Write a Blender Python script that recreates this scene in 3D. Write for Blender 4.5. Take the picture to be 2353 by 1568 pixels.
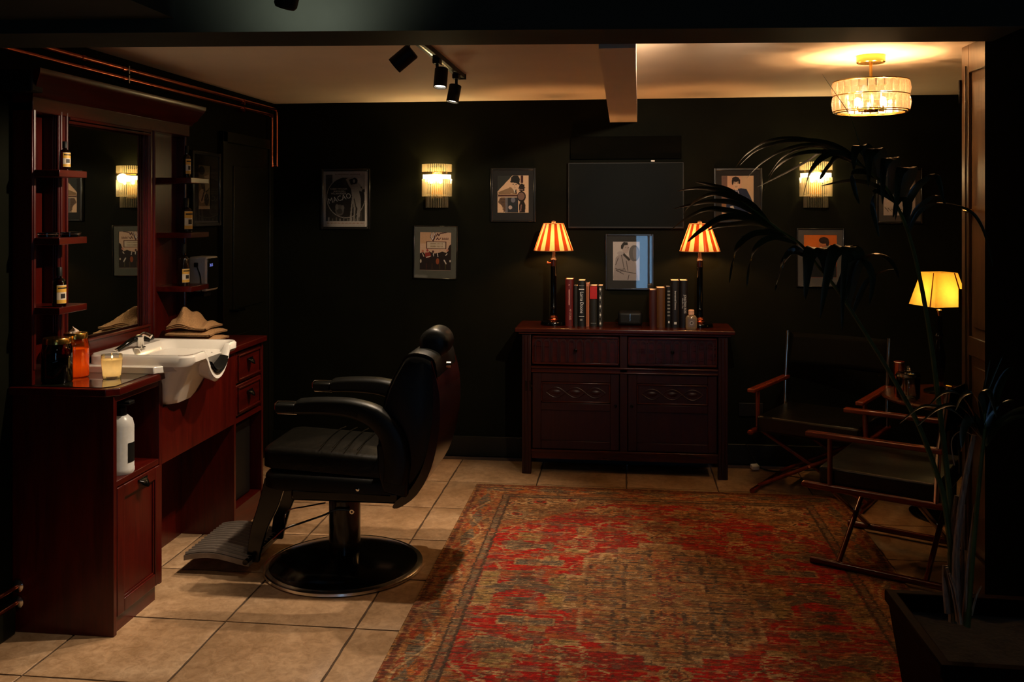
import bpy, bmesh, math, random
import numpy as np
from mathutils import Vector, Matrix
for o in list(bpy.data.objects): bpy.data.objects.remove(o, do_unlink=True)
SC = bpy.context.scene
COL = SC.collection
rnd = random.Random(7)
R = math.radians
PI = math.pi
# ------------------------------------------------------------------ camera
FPX, HOR, CXP, CAMH = 2150.0, 478.0, 1176.5, 1.6
YAW = math.atan((1430 - CXP) / FPX)
cam = bpy.data.cameras.new('camera'); camo = bpy.data.objects.new('camera', cam); COL.objects.link(camo)
cam.sensor_width = 36; cam.lens = FPX / 2353 * 36; cam.shift_y = -(784 - HOR) / 2353; cam.clip_start = 0.05
camo.location = (0, 0, CAMH); camo.rotation_euler = (PI / 2, 0, YAW); SC.camera = camo
# ------------------------------------------------------------------ world, exposure
W = bpy.data.worlds.new('dusk'); SC.world = W; W.use_nodes = True
W.node_tree.nodes['Background'].inputs[0].default_value = (0.28, 0.58, 1.0, 1)
W.node_tree.nodes['Background'].inputs[1].default_value = 6.5
SC.view_settings.view_transform = 'Standard'; SC.view_settings.look = 'None'
SC.view_settings.exposure = 0.0; SC.view_settings.gamma = 1.0; SC.view_settings.use_curve_mapping = False
WARM = (1.0, 0.56, 0.24); AMBER = (1.0, 0.45, 0.14); SPOTC = (1.0, 0.78, 0.55)
P_TRACK = (95, 90, 85); P_FRONT = 1.6; P_SCONCE = 5.5; P_CHAND = 4.6; P_LAMP = 12.0; P_YLAMP = 1.7; P_WASH = 150
def light(kind, name, loc, power, color, size=0.03, target=None, spot=None, blend=0.4, parent=None):
    l = bpy.data.lights.new(name, kind); l.energy = power; l.color = color
    o = bpy.data.objects.new(name, l); COL.objects.link(o); o.location = loc
    if kind == 'AREA': l.size = size
    else: l.shadow_soft_size = size
    if spot: l.spot_size = R(spot); l.spot_blend = blend
    if target is not None:
        d = Vector(target) - Vector(loc); o.rotation_euler = d.to_track_quat('-Z', 'Y').to_euler()
    if parent: 
        o.parent = parent; o.matrix_parent_inverse = parent.matrix_basis.inverted()
    return o
# lamps of the front room, behind and above the camera
light('AREA', 'front_room_light', (0.3, -0.6, 2.5), P_FRONT, (1.0, 0.86, 0.68), 0.5, (-0.2, 1.5, 0.5))
light('SPOT', 'front_room_spot', (-0.92, 2.50, 2.19), 6.0, (0.95, 0.98, 0.85), 0.02, (-0.96, 2.85, 2.30), 120, 1.0)
# ------------------------------------------------------------------ pixel rays
_f = (-math.sin(YAW), math.cos(YAW)); _r = (math.cos(YAW), math.sin(YAW))
def ray(px, py):
    a = (px - CXP) / FPX
    return _f[0] + _r[0] * a, _f[1] + _r[1] * a, (HOR - py) / FPX
def AY(px, py, y):
    d = ray(px, py); t = y / d[1]; return Vector((d[0] * t, y, CAMH + d[2] * t))
def AZ(px, py, z=0.0):
    d = ray(px, py); t = (z - CAMH) / d[2]; return Vector((d[0] * t, d[1] * t, z))
def AX(px, py, x):
    d = ray(px, py); t = x / d[0]; return Vector((x, d[1] * t, CAMH + d[2] * t))
# ------------------------------------------------------------------ materials
def newmat(name):
    m = bpy.data.materials.new(name); m.use_nodes = True; nt = m.node_tree
    return m, nt, nt.nodes['Principled BSDF'], nt.nodes['Material Output']
def N(nt, t, **kw):
    n = nt.nodes.new(t)
    for k, v in kw.items(): setattr(n, k, v)
    return n
def coords(nt, scale=(1, 1, 1), kind='Object'):
    tc = N(nt, 'ShaderNodeTexCoord'); mp = N(nt, 'ShaderNodeMapping'); mp.inputs['Scale'].default_value = scale
    nt.links.new(tc.outputs[kind], mp.inputs['Vector']); return mp.outputs[0]
def ramp(nt, fac, stops):
    r = N(nt, 'ShaderNodeValToRGB'); nt.links.new(fac, r.inputs[0]); e = r.color_ramp.elements
    while len(e) < len(stops): e.new(0.5)
    for i, (p, c) in enumerate(stops): e[i].position = p; e[i].color = (*c, 1)
    return r.outputs[0]
def noise(nt, vec, scale, detail=4, rough=0.55, dist=0.0):
    n = N(nt, 'ShaderNodeTexNoise'); n.inputs['Scale'].default_value = scale; n.inputs['Detail'].default_value = detail
    n.inputs['Roughness'].default_value = rough; n.inputs['Distortion'].default_value = dist
    if vec is not None: nt.links.new(vec, n.inputs['Vector'])
    return n.outputs[0]
def bump(nt, b, fac, strength, dist=0.01):
    n = N(nt, 'ShaderNodeBump'); n.inputs['Strength'].default_value = strength; n.inputs['Distance'].default_value = dist
    nt.links.new(fac, n.inputs['Height']); nt.links.new(n.outputs[0], b.inputs['Normal'])
def simple(name, col, rough=0.5, metal=0.0, var=0.15, scale=20, coat=0.0, spec=0.5, bmp=0.0, col2=None, stretch=(1, 1, 1), detail=4):
    m, nt, b, _ = newmat(name)
    v = coords(nt, stretch); f = noise(nt, v, scale, detail)
    c2 = col2 or tuple(c * (1 - var) for c in col); c1 = col if col2 else tuple(c * (1 + var) for c in col)
    nt.links.new(ramp(nt, f, [(0.3, c2), (0.7, c1)]), b.inputs['Base Color'])
    b.inputs['Roughness'].default_value = rough; b.inputs['Metallic'].default_value = metal
    b.inputs['Coat Weight'].default_value = coat; b.inputs['Coat Roughness'].default_value = 0.12
    b.inputs['Specular IOR Level'].default_value = spec
    if bmp: bump(nt, b, f, bmp, 0.004)
    return m
def wood(name, dark, light_, axis=2, rough=0.3, coat=0.3):
    m, nt, b, _ = newmat(name)
    s = [9, 9, 9]; s[axis] = 0.9
    v = coords(nt, tuple(s)); f = noise(nt, v, 2.2, 6, 0.6, 1.2); g = noise(nt, v, 14, 3, 0.5)
    mx = N(nt, 'ShaderNodeMath', operation='MULTIPLY_ADD'); nt.links.new(g, mx.inputs[0]); mx.inputs[1].default_value = 0.3; nt.links.new(f, mx.inputs[2])
    nt.links.new(ramp(nt, mx.outputs[0], [(0.4, dark), (0.85, light_)]), b.inputs['Base Color'])
    b.inputs['Roughness'].default_value = rough; b.inputs['Coat Weight'].default_value = coat; b.inputs['Coat Roughness'].default_value = 0.15; b.inputs['Specular IOR Level'].default_value = 0.35
    bump(nt, b, g, 0.08, 0.002); return m
M = {}
M['mahog'] = wood('mahogany', (0.026, 0.0008, 0.0003), (0.075, 0.0034, 0.0009), 2, 0.34, 0.15)
M['mahog_y'] = wood('mahogany_long', (0.026, 0.0008, 0.0003), (0.075, 0.0034, 0.0009), 1, 0.32, 0.2)
M['oak'] = wood('dark_oak', (0.010, 0.0016, 0.0008), (0.030, 0.005, 0.002), 2, 0.38, 0.03)
M['oak_x'] = wood('dark_oak_long', (0.018, 0.0022, 0.0008), (0.055, 0.007, 0.002), 0, 0.26, 0.12)
M['cherry'] = wood('cherry', (0.08, 0.010, 0.003), (0.19, 0.028, 0.008), 1, 0.2, 0.4)
M['cherry_z'] = wood('cherry_upright', (0.08, 0.010, 0.003), (0.19, 0.028, 0.008), 2, 0.2, 0.4)
M['tablewood'] = wood('table_wood', (0.03, 0.006, 0.003), (0.08, 0.02, 0.008), 0, 0.25, 0.4)
M['doorwood'] = wood('door_wood', (0.05, 0.026, 0.012), (0.12, 0.068, 0.034), 2, 0.3, 0.3)
M['wall'] = simple('green_black_paint', (0.0052, 0.0056, 0.0032), 0.6, var=0.15, scale=6, bmp=0.05, spec=0.03)
M['header'] = simple('dark_header_paint', (0.042, 0.047, 0.037), 0.6, var=0.1, scale=5, spec=0.05)
M['black_paint'] = simple('black_paint', (0.004, 0.004, 0.003), 0.6, var=0.1, spec=0.0)
M['trimp'] = simple('dark_trim_paint', (0.007, 0.0075, 0.004), 0.4, var=0.1, spec=0.25)
M['ceil'] = simple('cream_ceiling_paint', (0.84, 0.70, 0.56), 0.7, var=0.04, scale=3, bmp=0.06)
M['white'] = simple('white_ceramic', (0.80, 0.76, 0.70), 0.12, var=0.01, coat=0.4)
M['plasticw'] = simple('white_plastic', (0.72, 0.70, 0.68), 0.35, var=0.02)
M['leather'] = simple('black_leather', (0.0035, 0.0035, 0.0028), 0.40, var=0.2, scale=160, bmp=0.12, spec=0.25)
M['leather_soft'] = simple('black_seat_leather', (0.004, 0.0035, 0.0025), 0.30, var=0.2, scale=26, bmp=0.5, spec=0.30)
M['blackmetal'] = simple('black_gloss_metal', (0.002, 0.002, 0.002), 0.14, 0.0, var=0.1, coat=0.12, spec=0.3)
M['blackmatte'] = simple('black_matte', (0.005, 0.005, 0.005), 0.5, var=0.1, spec=0.25)
M['chrome'] = simple('chrome', (0.80, 0.77, 0.72), 0.18, 1.0, var=0.02)
M['brass'] = simple('brass', (0.72, 0.42, 0.10), 0.22, 1.0, var=0.05)
M['copper'] = simple('copper', (0.75, 0.20, 0.10), 0.24, 1.0, var=0.15, scale=12)
M['shellwood'] = simple('chair_shell_red', (0.025, 0.004, 0.002), 0.2, var=0.3, coat=0.5)
M['darkglass'] = simple('black_glass', (0.012, 0.013, 0.008), 0.04, var=0.05, coat=1.0)
M['towel'] = simple('tan_terry', (0.38, 0.205, 0.085), 0.95, var=0.25, scale=220, bmp=0.9)
M['wax'] = simple('cream_wax', (0.80, 0.56, 0.25), 0.5, var=0.05)
M['soil'] = simple('dark_soil', (0.012, 0.008, 0.005), 0.95, var=0.5, scale=60, bmp=1.0)
M['leaf'] = simple('palm_leaf', (0.020, 0.026, 0.006), 0.36, var=0.3, scale=12, spec=0.9, coat=0.25)
M['stem'] = simple('palm_stem', (0.07, 0.09, 0.02), 0.5, var=0.3, spec=0.2)
M['dry'] = simple('dry_sheath', (0.30, 0.19, 0.12), 0.6, var=0.5, scale=30, stretch=(6, 6, 0.7), bmp=0.5)
M['planter'] = simple('planter_glaze', (0.010, 0.002, 0.0012), 0.5, var=0.2, spec=0.02)
M['grout'] = simple('grout', (0.055, 0.03, 0.014), 0.9, var=0.2)
M['paper'] = simple('page_paper', (0.75, 0.60, 0.48), 0.8, var=0.1, scale=90)
M['amberglass'] = None
def tile_mat():
    m, nt, b, _ = newmat('travertine_tile')
    tc = N(nt, 'ShaderNodeTexCoord'); oi = N(nt, 'ShaderNodeObjectInfo')
    ad = N(nt, 'ShaderNodeVectorMath', operation='ADD'); ml = N(nt, 'ShaderNodeMath', operation='MULTIPLY'); ml.inputs[1].default_value = 37
    nt.links.new(oi.outputs['Random'], ml.inputs[0]); nt.links.new(tc.outputs['Object'], ad.inputs[0]); nt.links.new(ml.outputs[0], ad.inputs[1])
    a = noise(nt, ad.outputs[0], 3.2, 6, 0.62, 0.4); c = noise(nt, ad.outputs[0], 26, 6, 0.75, 0.6)
    c1 = ramp(nt, a, [(0.30, (0.30, 0.185, 0.095)), (0.52, (0.43, 0.28, 0.16)), (0.72, (0.52, 0.365, 0.23))])
    c2 = ramp(nt, c, [(0.36, (0.62, 0.55, 0.48)), (0.6, (1.05, 1.02, 1.0))])
    mx = N(nt, 'ShaderNodeMix', data_type='RGBA', blend_type='MULTIPLY'); mx.inputs[0].default_value = 0.8
    nt.links.new(c1, mx.inputs[6]); nt.links.new(c2, mx.inputs[7]); nt.links.new(mx.outputs[2], b.inputs['Base Color'])
    b.inputs['Roughness'].default_value = 0.42; bump(nt, b, c, 0.25, 0.003); return m
M['tile'] = tile_mat()
def glass_sheet(name, tint=(1, 1, 1), rough=0.02, ior=1.5, extra=0.0):
    m, nt, b, out = newmat(name); nt.nodes.remove(b)
    t = N(nt, 'ShaderNodeBsdfTransparent'); t.inputs[0].default_value = (*tint, 1)
    g = N(nt, 'ShaderNodeBsdfGlossy'); g.inputs['Roughness'].default_value = rough
    fr = N(nt, 'ShaderNodeFresnel'); fr.inputs[0].default_value = ior
    ad = N(nt, 'ShaderNodeMath', operation='ADD'); ad.use_clamp = True; ad.inputs[1].default_value = extra; nt.links.new(fr.outputs[0], ad.inputs[0])
    mx = N(nt, 'ShaderNodeMixShader'); nt.links.new(ad.outputs[0], mx.inputs[0]); nt.links.new(t.outputs[0], mx.inputs[1]); nt.links.new(g.outputs[0], mx.inputs[2])
    nt.links.new(mx.outputs[0], out.inputs[0]); return m
M['pane'] = glass_sheet('picture_glass', (0.97, 0.97, 0.97), 0.015, 1.5, 0.025)
M['clear'] = glass_sheet('clear_glass', (0.93, 0.93, 0.90), 0.03, 1.5, 0.03)
M['amberglass'] = glass_sheet('amber_glass', (1.0, 0.60, 0.20), 0.05, 1.5, 0.02)
M['dropper_glass'] = glass_sheet('brown_bottle_glass', (0.35, 0.05, 0.01), 0.05, 1.5, 0.02)
def translucent(name, col, trans=0.6, transp=0.0, gloss=0.05, rough=0.1):
    m, nt, b, out = newmat(name); nt.nodes.remove(b)
    v = coords(nt); f = noise(nt, v, 60, 3); c = ramp(nt, f, [(0.3, tuple(x * 0.9 for x in col)), (0.7, col)])
    d = N(nt, 'ShaderNodeBsdfDiffuse'); t = N(nt, 'ShaderNodeBsdfTranslucent'); nt.links.new(c, d.inputs[0]); nt.links.new(c, t.inputs[0])
    m1 = N(nt, 'ShaderNodeMixShader'); m1.inputs[0].default_value = trans; nt.links.new(d.outputs[0], m1.inputs[1]); nt.links.new(t.outputs[0], m1.inputs[2])
    tr = N(nt, 'ShaderNodeBsdfTransparent'); m2 = N(nt, 'ShaderNodeMixShader'); m2.inputs[0].default_value = transp
    nt.links.new(m1.outputs[0], m2.inputs[1]); nt.links.new(tr.outputs[0], m2.inputs[2])
    g = N(nt, 'ShaderNodeBsdfGlossy'); g.inputs['Roughness'].default_value = rough
    m3 = N(nt, 'ShaderNodeMixShader'); m3.inputs[0].default_value = gloss; nt.links.new(m2.outputs[0], m3.inputs[1]); nt.links.new(g.outputs[0], m3.inputs[2])
    nt.links.new(m3.outputs[0], out.inputs[0]); return m
M['crystal'] = translucent('cut_crystal', (0.50, 0.37, 0.25), 0.6, 0.55, 0.45, 0.06)
M['rod'] = translucent('glass_rod', (0.55, 0.48, 0.32), 0.7, 0.55, 0.30, 0.10)
M['shade_cream'] = translucent('pleated_cream_fabric', (0.34, 0.215, 0.11), 0.42)
M['shade_brown'] = translucent('pleated_brown_fabric', (0.10, 0.014, 0.003), 0.42)
M['shade_yellow'] = translucent('yellow_parchment', (0.80, 0.50, 0.09), 0.6)
M['frost'] = translucent('frosted_plastic', (0.72, 0.70, 0.66), 0.5, 0.0, 0.08, 0.3)
M['waxglow'] = translucent('candle_wax', (0.85, 0.72, 0.45), 0.35)
M['hdpe'] = translucent('white_hdpe', (0.85, 0.85, 0.83), 0.35, 0.0, 0.06, 0.3)
def emit(name, col, s):
    m, nt, b, out = newmat(name); b.inputs['Base Color'].default_value = (0.8, 0.8, 0.8, 1)
    b.inputs['Emission Color'].default_value = (*col, 1); b.inputs['Emission Strength'].default_value = s; return m
M['bulb'] = emit('warm_bulb', (1.0, 0.78, 0.45), 30)
M['ledring'] = emit('sconce_diffuser', (1.0, 0.80, 0.38), 7)
M['spotlens'] = emit('spot_lens', (1.0, 0.85, 0.62), 14)
M['display'] = emit('blue_display', (0.15, 0.25, 1.0), 0.5)
def vcol_mat(name, rough=0.8, fine=None):
    m, nt, b, _ = newmat(name)
    a = N(nt, 'ShaderNodeVertexColor'); a.layer_name = 'Col'
    if fine:
        v = coords(nt, fine); f = noise(nt, v, 1.0, 5, 0.75)
        c = ramp(nt, f, [(0.36, (0.42, 0.40, 0.38)), (0.64, (1.3, 1.27, 1.2))])
        mx = N(nt, 'ShaderNodeMix', data_type='RGBA', blend_type='MULTIPLY'); mx.inputs[0].default_value = 0.85
        nt.links.new(a.outputs[0], mx.inputs[6]); nt.links.new(c, mx.inputs[7]); nt.links.new(mx.outputs[2], b.inputs['Base Color'])
        bump(nt, b, f, 0.5, 0.004)
    else: nt.links.new(a.outputs[0], b.inputs['Base Color'])
    b.inputs['Roughness'].default_value = rough; b.inputs['Specular IOR Level'].default_value = 0.2; return m
M['print'] = vcol_mat('printed_paper', 0.6)
M['rug'] = vcol_mat('woven_rug', 0.95, (190, 460, 1))
_pc = {}
def plain(col, rough=0.5, **kw):
    k = (col, rough, tuple(kw.items()))
    if k not in _pc: _pc[k] = simple('tinted_%d' % len(_pc), col, rough, var=0.06, **kw)
    return _pc[k]
# ------------------------------------------------------------------ mesh builder
class MB:
    def __init__(s): s.v = []; s.f = []; s.mi = []; s.cur = 0
    def add(s, vs, fs):
        n = len(s.v); s.v += [tuple(p) for p in vs]; s.f += [tuple(i + n for i in q) for q in fs]; s.mi += [s.cur] * len(fs); return s
    def box(s, a, b):
        x0, y0, z0 = a; x1, y1, z1 = b
        return s.add([(x0, y0, z0), (x1, y0, z0), (x1, y1, z0), (x0, y1, z0), (x0, y0, z1), (x1, y0, z1), (x1, y1, z1), (x0, y1, z1)],
                     [(0, 3, 2, 1), (4, 5, 6, 7), (0, 1, 5, 4), (1, 2, 6, 5), (2, 3, 7, 6), (3, 0, 4, 7)])
    def obox(s, c, ax, ay, az):
        c = Vector(c); ax = Vector(ax); ay = Vector(ay); az = Vector(az)
        p = [c + ax * i + ay * j + az * k for k in (-1, 1) for i, j in ((-1, -1), (1, -1), (1, 1), (-1, 1))]
        return s.add(p, [(0, 3, 2, 1), (4, 5, 6, 7), (0, 1, 5, 4), (1, 2, 6, 5), (2, 3, 7, 6), (3, 0, 4, 7)])
    def prism(s, poly, lo, hi, axis='z'):
        n = len(poly)
        def P(a, b, t): return {'z': (a, b, t), 'y': (a, t, b), 'x': (t, a, b)}[axis]
        vs = [P(a, b, lo) for a, b in poly] + [P(a, b, hi) for a, b in poly]
        fs = [tuple(range(n))[::-1], tuple(range(n, 2 * n))] + [(i, (i + 1) % n, n + (i + 1) % n, n + i) for i in range(n)]
        return s.add(vs, fs)
    def tube(s, pts, r, n=10, cap=True, sx=1.0):
        pts = [Vector(p) for p in pts]; k = len(pts); rr = r if isinstance(r, (list, tuple)) else [r] * k
        vs = []; up = None
        for i, p in enumerate(pts):
            t = (pts[min(i + 1, k - 1)] - pts[max(i - 1, 0)]).normalized()
            if up is None: up = Vector((0, 0, 1)) if abs(t.z) < 0.9 else Vector((1, 0, 0))
            a = t.cross(up).normalized(); b = a.cross(t).normalized(); up = b
            vs += [p + (a * math.cos(2 * PI * j / n) * sx + b * math.sin(2 * PI * j / n)) * rr[i] for j in range(n)]
        fs = [(i * n + j, i * n + (j + 1) % n, (i + 1) * n + (j + 1) % n, (i + 1) * n + j) for i in range(k - 1) for j in range(n)]
        if cap: fs += [tuple(range(n))[::-1], tuple(range((k - 1) * n, k * n))]
        return s.add(vs, fs)
    def lathe(s, prof, c=(0, 0, 0), n=28, sq=False, rot=0, a0=0, a1=2 * PI):
        c = Vector(c); vs = []; full = abs(a1 - a0 - 2 * PI) < 1e-6; m = n if full else n + 1
        for r, z in prof:
            for j in range(m):
                t = a0 + (a1 - a0) * j / n + rot; q = 1
                vs.append(c + Vector((r * math.cos(t), r * math.sin(t), z)))
        fs = []
        for i in range(len(prof) - 1):
            for j in range(n):
                a, b = j, (j + 1) % m
                fs.append((i * m + a, i * m + b, (i + 1) * m + b, (i + 1) * m + a))
        if full and len(prof) > 2 and prof[0][0] > 1e-5 and prof[-1][0] > 1e-5:
            k = len(prof) - 1
            for j in range(n):
                a, b = j, (j + 1) % m
                fs.append((k * m + a, k * m + b, b, a))
        elif full:
            if prof[0][0] > 1e-5: fs.append(tuple(range(m))[::-1])
            if prof[-1][0] > 1e-5: fs.append(tuple(range((len(prof) - 1) * m, len(prof) * m)))
        return s.add(vs, fs)
    def grid(s, nu, nv, fn, flip=False):
        vs = [fn(i / nu, j / nv) for i in range(nu + 1) for j in range(nv + 1)]
        fs = []
        for i in range(nu):
            for j in range(nv):
                q = (i * (nv + 1) + j, (i + 1) * (nv + 1) + j, (i + 1) * (nv + 1) + j + 1, i * (nv + 1) + j + 1)
                fs.append(q[::-1] if flip else q)
        return s.add(vs, fs)
    def loft(s, rings, cap=True):
        n = len(rings[0]); vs = [p for r_ in rings for p in r_]
        fs = [(i * n + j, i * n + (j + 1) % n, (i + 1) * n + (j + 1) % n, (i + 1) * n + j) for i in range(len(rings) - 1) for j in range(n)]
        if cap: fs += [tuple(range(n))[::-1], tuple(range((len(rings) - 1) * n, len(rings) * n))]
        return s.add(vs, fs)
    def build(s, name, mat, parent=None, bevel=0.0, smooth=True, fix=True, seg=2, sub=0, weld=False):
        me = bpy.data.meshes.new(name); assert max(max(q) for q in s.f) < len(s.v), name; me.from_pydata(s.v, [], s.f)
        mats = mat if isinstance(mat, (list, tuple)) else [mat]
        for m in mats: me.materials.append(m)
        if len(mats) > 1: me.polygons.foreach_set('material_index', s.mi)
        if fix or weld:
            bm = bmesh.new(); bm.from_mesh(me)
            if weld: bmesh.ops.remove_doubles(bm, verts=bm.verts, dist=1e-5)
            bmesh.ops.recalc_face_normals(bm, faces=bm.faces); bm.to_mesh(me); bm.free()
        if smooth:
            me.polygons.foreach_set('use_smooth', [True] * len(me.polygons)); me.set_sharp_from_angle(angle=R(38))
        o = bpy.data.objects.new(name, me); COL.objects.link(o)
        if parent is not None: adopt(o, parent)
        if bevel:
            b = o.modifiers.new('bevel', 'BEVEL'); b.width = bevel; b.segments = seg; b.limit_method = 'ANGLE'; b.angle_limit = R(35)
        if sub: 
            q = o.modifiers.new('sub', 'SUBSURF'); q.levels = sub; q.render_levels = sub
        return o
def adopt(o, parent):
    # geometry is authored in world space; parents are unrotated empties or meshes
    o.parent = parent
    p = parent; m = Matrix.Identity(4)
    while p is not None: m = p.matrix_basis @ m; p = p.parent
    o.matrix_parent_inverse = Matrix.Identity(4)
    o.location = o.location - m.translation if o.type != 'MESH' or True else o.location
def tag(o, label=None, cat=None, group=None, kind=None):
    if label: o['label'] = label
    if cat: o['category'] = cat
    if group: o['group'] = group
    if kind: o['kind'] = kind
    return o
def thing(name, label, cat, loc=(0, 0, 0), group=None):
    o = bpy.data.objects.new(name, None); COL.objects.link(o); o.location = loc; o.empty_display_size = 0.1
    return tag(o, label, cat, group)
def struct(name, mb, mat, parent=None, **kw):
    o = mb.build(name, mat, parent, **kw); o['kind'] = 'structure'; return o
def text_mesh(name, body, size, mat, mtx, parent, extrude=0.0006, align='CENTER', sx=1.0, space=1.0):
    c = bpy.data.curves.new(name, 'FONT'); c.body = body; c.size = size; c.extrude = extrude; c.align_x = align; c.align_y = 'CENTER'; c.space_character = space
    c.resolution_u = 2
    t = bpy.data.objects.new('tmp', c); COL.objects.link(t); dg = bpy.context.evaluated_depsgraph_get()
    me = bpy.data.meshes.new_from_object(t.evaluated_get(dg)); bpy.data.objects.remove(t)
    me.transform(Matrix.Diagonal((sx, 1, 1, 1))); me.transform(mtx); me.materials.clear(); me.materials.append(mat)
    o = bpy.data.objects.new(name, me); COL.objects.link(o); adopt(o, parent); return o
FACE_Y = Matrix.Rotation(PI / 2, 4, 'X')                 # text facing -Y (towards the camera)
FACE_X = Matrix.Rotation(PI / 2, 4, 'Z') @ FACE_Y        # text facing +X
def smooth_path(pts, n=6):
    pts = [Vector(p) for p in pts]; out = []
    for i in range(len(pts) - 1):
        p0 = pts[max(i - 1, 0)]; p1 = pts[i]; p2 = pts[i + 1]; p3 = pts[min(i + 2, len(pts) - 1)]
        for k in range(n):
            t = k / n
            out.append(0.5 * ((2 * p1) + (p2 - p0) * t + (2 * p0 - 5 * p1 + 4 * p2 - p3) * t * t + (3 * p1 - p0 - 3 * p2 + p3) * t ** 3))
    out.append(pts[-1]); return out
# ================================================================== SETTING
XL, YB, ZC = -2.29, 5.97, 2.29      # left wall, back wall, ceiling of the back room
fl = MB().box((-2.4, -2.3, -0.06), (2.4, 6.1, -0.004)); floor = struct('floor', fl, M['grout'])
# travertine tiles, each one a piece of the floor
tx = [-2.04 + 0.516 * i for i in range(-1, 9)]; ty = [1.055 + 0.482 * i for i in range(0, 11)]
proto = {}
cnt = 0
for i in range(len(tx) - 1):
    for j in range(len(ty) - 1):
        x0 = max(tx[i], XL) + 0.003; x1 = min(tx[i + 1], 2.1) - 0.003; y0 = ty[j] + 0.003; y1 = min(ty[j + 1], YB) - 0.003
        if x1 - x0 < 0.03 or y1 - y0 < 0.03: continue
        key = (round(x1 - x0, 3), round(y1 - y0, 3)); vr = cnt % 4; cnt += 1
        if (key, vr) not in proto:
            a, b = key[0] / 2, key[1] / 2; rr = random.Random(vr + 11)
            # outline with slightly chipped, uneven edges
            pts = []
            for (p, q) in (((-a, -b), (a, -b)), ((a, -b), (a, b)), ((a, b), (-a, b)), ((-a, b), (-a, -b))):
                for k in range(9):
                    t = k / 9; j_ = rr.uniform(0, 0.0032) if k else 0.001
                    nx, ny = (q[1] - p[1]), -(q[0] - p[0]); L = math.hypot(nx, ny)
                    pts.append((p[0] + (q[0] - p[0]) * t - nx / L * j_, p[1] + (q[1] - p[1]) * t - ny / L * j_))
            ring0 = [(x, y, -0.004) for x, y in pts]; ring1 = [(x, y, -0.0012) for x, y in pts]; ring2 = [(x * 0.988, y * 0.988, 0.0) for x, y in pts]
            mb = MB().loft([ring0, ring1, ring2], True); o = mb.build('tile', M['tile'], None); proto[(key, vr)] = o.data; bpy.data.objects.remove(o)
        t = bpy.data.objects.new('tile', proto[(key, vr)]); COL.objects.link(t); t.location = ((x0 + x1) / 2, (y0 + y1) / 2, rr.uniform(0, 0.0) if False else 0); t.parent = floor
struct('wall_back', MB().box((-2.4, YB, 0), (2.3, YB + 0.12, 2.7)), M['wall'])
struct('wall_left', MB().box((XL - 0.12, -2.3, 0), (XL, YB, 2.7)), M['wall'])
struct('wall_right', MB().box((2.15, 3.29, 0), (2.27, YB, 2.7)), M['wall'])
struct('wall_right_front', MB().box((2.3, -2.3, 0), (2.4, 3.0, 2.7)), M['wall'])
# rear wall behind the camera with a tall shop window
wx0, wx1, wz0, wz1 = 0.18, 0.58, 0.30, 1.70
rw = MB().box((-2.4, -2.42, 0), (wx0, -2.3, 2.7)).box((wx1, -2.42, 0), (2.4, -2.3, 2.7)).box((wx0, -2.42, 0), (wx1, -2.3, wz0)).box((wx0, -2.42, wz1), (wx1, -2.3, 2.7))
struct('wall_rear', rw, M['black_paint'])
w1 = struct('window_1', MB().box((wx0, -2.38, wz0), (wx0 + 0.03, -2.33, wz1)).box((wx1 - 0.03, -2.38, wz0), (wx1, -2.33, wz1)).box((wx0, -2.38, wz0), (wx1, -2.33, wz0 + 0.03)).box((wx0, -2.38, wz1 - 0.03), (wx1, -2.33, wz1)).box((0.38, -2.38, wz0), (0.41, -2.33, wz1)), M['black_paint'])
MB().box((wx0, -2.362, wz0), (wx1, -2.356, wz1)).build('window_pane', M['clear'], w1)
# ceilings and header
struct('ceiling', MB().box((-2.4, 3.0, ZC), (2.3, 6.1, ZC + 0.1)), M['ceil'])
struct('ceiling_front', MB().box((-2.4, -2.4, 2.6), (2.4, 3.1, 2.7)), M['black_paint'])
struct('trim_1', MB().prism([(-2.29, 2.70), (2.3, 3.06), (2.3, 3.32), (-2.29, 2.96)], 2.147, 2.66), M['header'])
struct('trim_2', MB().box((-2.29, -2.3, 2.19), (-1.385, 2.80, 2.60)), M['header'])
struct('trim_3', MB().prism([(-0.08, 3.2), (0.045, 3.2), (0.093, YB), (-0.078, YB)], 2.143, ZC), M['ceil'])
# pier right of the opening
struct('wall_pier', MB().box((1.207, 3.02, 0), (2.3, 3.30, 2.16)), M['black_paint'])
struct('trim_4', MB().box((1.24, 2.99, 0), (1.27, 3.02, 2.12)), M['black_paint'])
# folded door leaf on the right, lit by the ceiling lamp
dr = struct('door_1', MB().box((1.462, 3.62, 0.0), (1.50, 4.225, ZC)), M['doorwood'], bevel=0.003)
f_ = MB().box((1.450, 4.145, 0.0), (1.462, 4.225, ZC)).box((1.450, 3.62, 0), (1.462, 3.70, ZC)).box((1.450, 3.70, 0), (1.462, 4.145, 0.16)).box((1.450, 3.70, 2.17), (1.462, 4.145, ZC)).box((1.450, 3.70, 0.98), (1.462, 4.145, 1.06))
f_.build('door_stile', M['doorwood'], dr, bevel=0.003)
for z0, z1 in ((0.20, 0.94), (1.10, 2.13)):
    MB().box((1.4555, 3.74, z0), (1.462, 4.105, z1)).build('door_panel', M['doorwood'], dr, bevel=0.005)
MB().tube([(1.444, 4.16, 0.15), (1.444, 4.16, 2.20)], 0.004, 8).build('bolt_rod', plain((.05, .035, .02), .35), dr)
MB().tube([(1.444, 4.16, 1.60), (1.425, 4.12, 1.59), (1.425, 4.03, 1.585)], 0.008, 8).build('handle', M['brass'], dr)
for z in (0.5, 1.2, 2.10): MB().box((1.440, 4.222, z - 0.05), (1.466, 4.234, z + 0.05)).build('hinge', M['blackmetal'], dr)
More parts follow.
